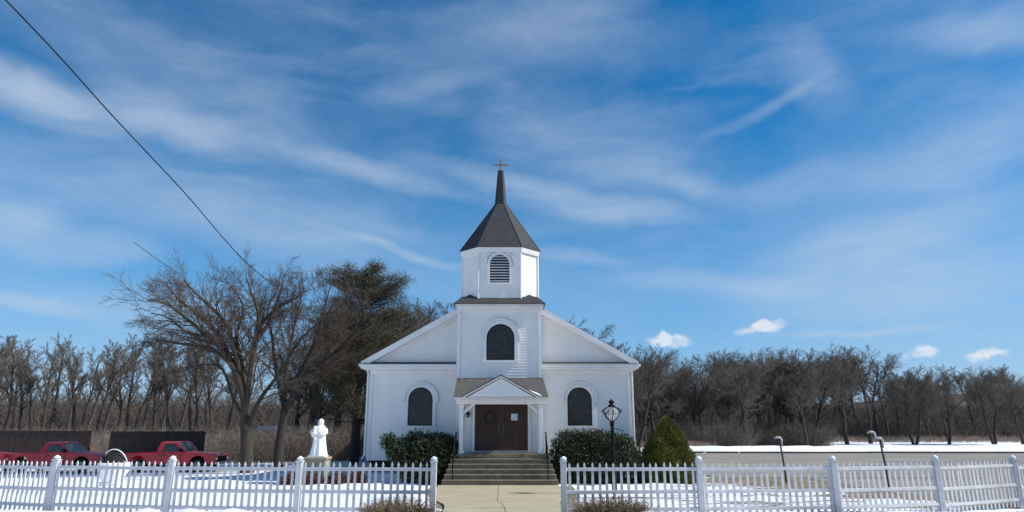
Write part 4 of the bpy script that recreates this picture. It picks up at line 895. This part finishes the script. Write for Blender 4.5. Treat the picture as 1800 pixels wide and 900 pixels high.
# ---------------------------------------------------------------- small things
def lean_post(px, pyb, Y, h, label, lean, hook):
    x = at(px, 800, Y).x; r_ = thing('leaning_post', label, 'post', (x, Y, surf(x, Y) - .1)); r_.rotation_euler = (0, lean, 0)
    m = MB(); m.tube([(0, 0, 0), (.02, 0, h * .5), (0, 0, h)], [.045, .04, .036], 8); m.build('stem', MT['bark'], r_, True)
    m = MB(); m.tube([(.06, -.02, h - .30), (.08, -.02, h - .02), (.03, -.02, h + .05), (-.10, -.02, h + .07), (-.20, -.02, h + .04)], [.03, .045, .05, .045, .03], 10); m.build('pale_hood', MT['fence'], r_, True)
    if hook: m = MB(); m.tube([(-.14, 0, h + .06), (-.15, 0, h + .24), (-.20, 0, h + .30), (-.34, 0, h + .32), (-.42, 0, h + .28)], [.04, .045, .045, .04, .03], 8); m.build('hooked_top', MT['fence'], r_, True)
lean_post(1378, 838, 29.0, 1.85, 'leaning dark post with pale curved top, nearer the church', -.07, False)
lean_post(1556, 862, 26.5, 1.85, 'leaning dark post with pale doubled hooked top, farther right', -.07, True)
# half-shell seat beside the fence at left
x = at(203, 800, 27).x; hs = thing('shell_planter', 'white shell-shaped planter with dark hollow, between two red trucks behind the fence', 'planter', (x, 27, surf(x, 27) - .03), sc=1.6)
vs = []; fs = []; nu, nv = 18, 10
for k2, sc_ in enumerate((1, .93)):
    for j in range(nv + 1):
        for i in range(nu + 1):
            th = math.pi * i / nu; ph = (math.pi * .95) * j / nv - .1; vs.append((.30 * sc_ * math.cos(th), .22 * sc_ * math.sin(th) * math.cos(ph), .48 + .30 * sc_ * math.sin(th) * math.sin(ph)))
MB().box(-.26, .26, -.2, .2, 0, .10).build('base', MT['statue'], hs, bevel=.03)
m = MB(); m.lathe([(.14, .08), (.22, .14), (.33, .34), (.36, .50), (.34, .55), (.31, .52), (.20, .42)], (0, 0, 0), 18); m.build('bowl', MT['statue'], hs, True)
m = MB(); n1 = nu + 1; m.add(vs, [(j * n1 + i, j * n1 + i + 1, (j + 1) * n1 + i + 1, (j + 1) * n1 + i) for j in range(nv) for i in range(nu)] + [((nv + 1) * n1 + j * n1 + i, (nv + 1) * n1 + (j + 1) * n1 + i, (nv + 1) * n1 + (j + 1) * n1 + i + 1, (nv + 1) * n1 + j * n1 + i + 1) for j in range(nv) for i in range(nu)]); m.build('dark_hood', MT['dark'], hs, True)
ring = [(.30 * math.cos(a) + .02, -.12 * math.sin(a), .50 + .36 * math.sin(a)) for a in np.linspace(0, math.pi * .75, 12)]; m = MB(); m.tube(ring, .013, 6); m.build('rim', MT['statue'], hs, True)
# snow-roofed shed among the trees
a = at(445, 760, 62); sh = thing('shed', 'low dark shed with snow on its roof behind the spreading tree', 'shed', (a.x, 62, ground(a.x, 62) - .1)); m = MB(); m.box(0, 3.4, 0, 3, 0, 1.9); m.build('wall', MT['boards'], sh); m = MB(); m.prism([(-.3, 1.88), (3.7, 1.88), (2.9, 2.7), (.6, 2.7)], -.3, 3.3); m.build('roof', MT['snowcap'], sh, bevel=.05)
MB().box(1.2, 2.1, -.03, -.005, .1, 1.75).build('door', MT['dark'], sh)
# dry grass mounds by the gate
def mound(x, y, w_, h, label, n, mat):
    r_ = thing('dry_shrub', label, 'dry shrub', (x, y, surf(x, y) - .08)); a = rng.uniform(0, 6.28, n); rr = np.sqrt(rng.random(n)) * .45; P = np.stack([rr * w_ * np.cos(a), rr * .5 * np.sin(a), np.zeros(n)], 1)
    D = unit(np.stack([P[:, 0] / w_ * 2.2, P[:, 1] * 2, np.ones(n) * .8], 1) + .30 * rng.normal(size=(n, 3))); Lf = h * rng.uniform(.5, 1.15, n); leaf_mesh('stems', P, D, Lf, .0045, mat, r_)
    P2 = P + D * Lf[:, None] * rng.uniform(.3, .9, (n, 1)); leaf_mesh('dead_leaves', P2, unit(rng.normal(size=P2.shape)), .05, .012, mat, r_)
mound(-2.0, 12.25, .80, .52, 'brown dry shrub in front of the picket fence, left of the path', 2600, MT['drygrass'])
mound(1.75, 12.25, .95, .50, 'brown dry shrub in front of the picket fence, right of the path', 2600, MT['drygrass'])
# overhead cable
def cable(label, pts, r_):
    P = [at(px, py, Y) for px, py, Y in pts]; sp, _ = smooth_line(P, [1] * len(P), 60); m = MB(); m.tube(sp, r_, 6)
    tag(m.build('overhead_cable', MT['black'], None, True), label, 'cable')
cable('long black cable slanting down across the sky at upper left', [(-60, -70, 11.5), (10, 0, 12.5), (105, 100, 14), (190, 195, 16), (262, 272, 18), (330, 345, 21), (400, 427, 25), (440, 468, 28), (485, 505, 31)], .017)
cable('short thin cable end above the crown of the spreading tree', [(236, 426, 26), (275, 455, 28), (316, 482, 31)], .012)
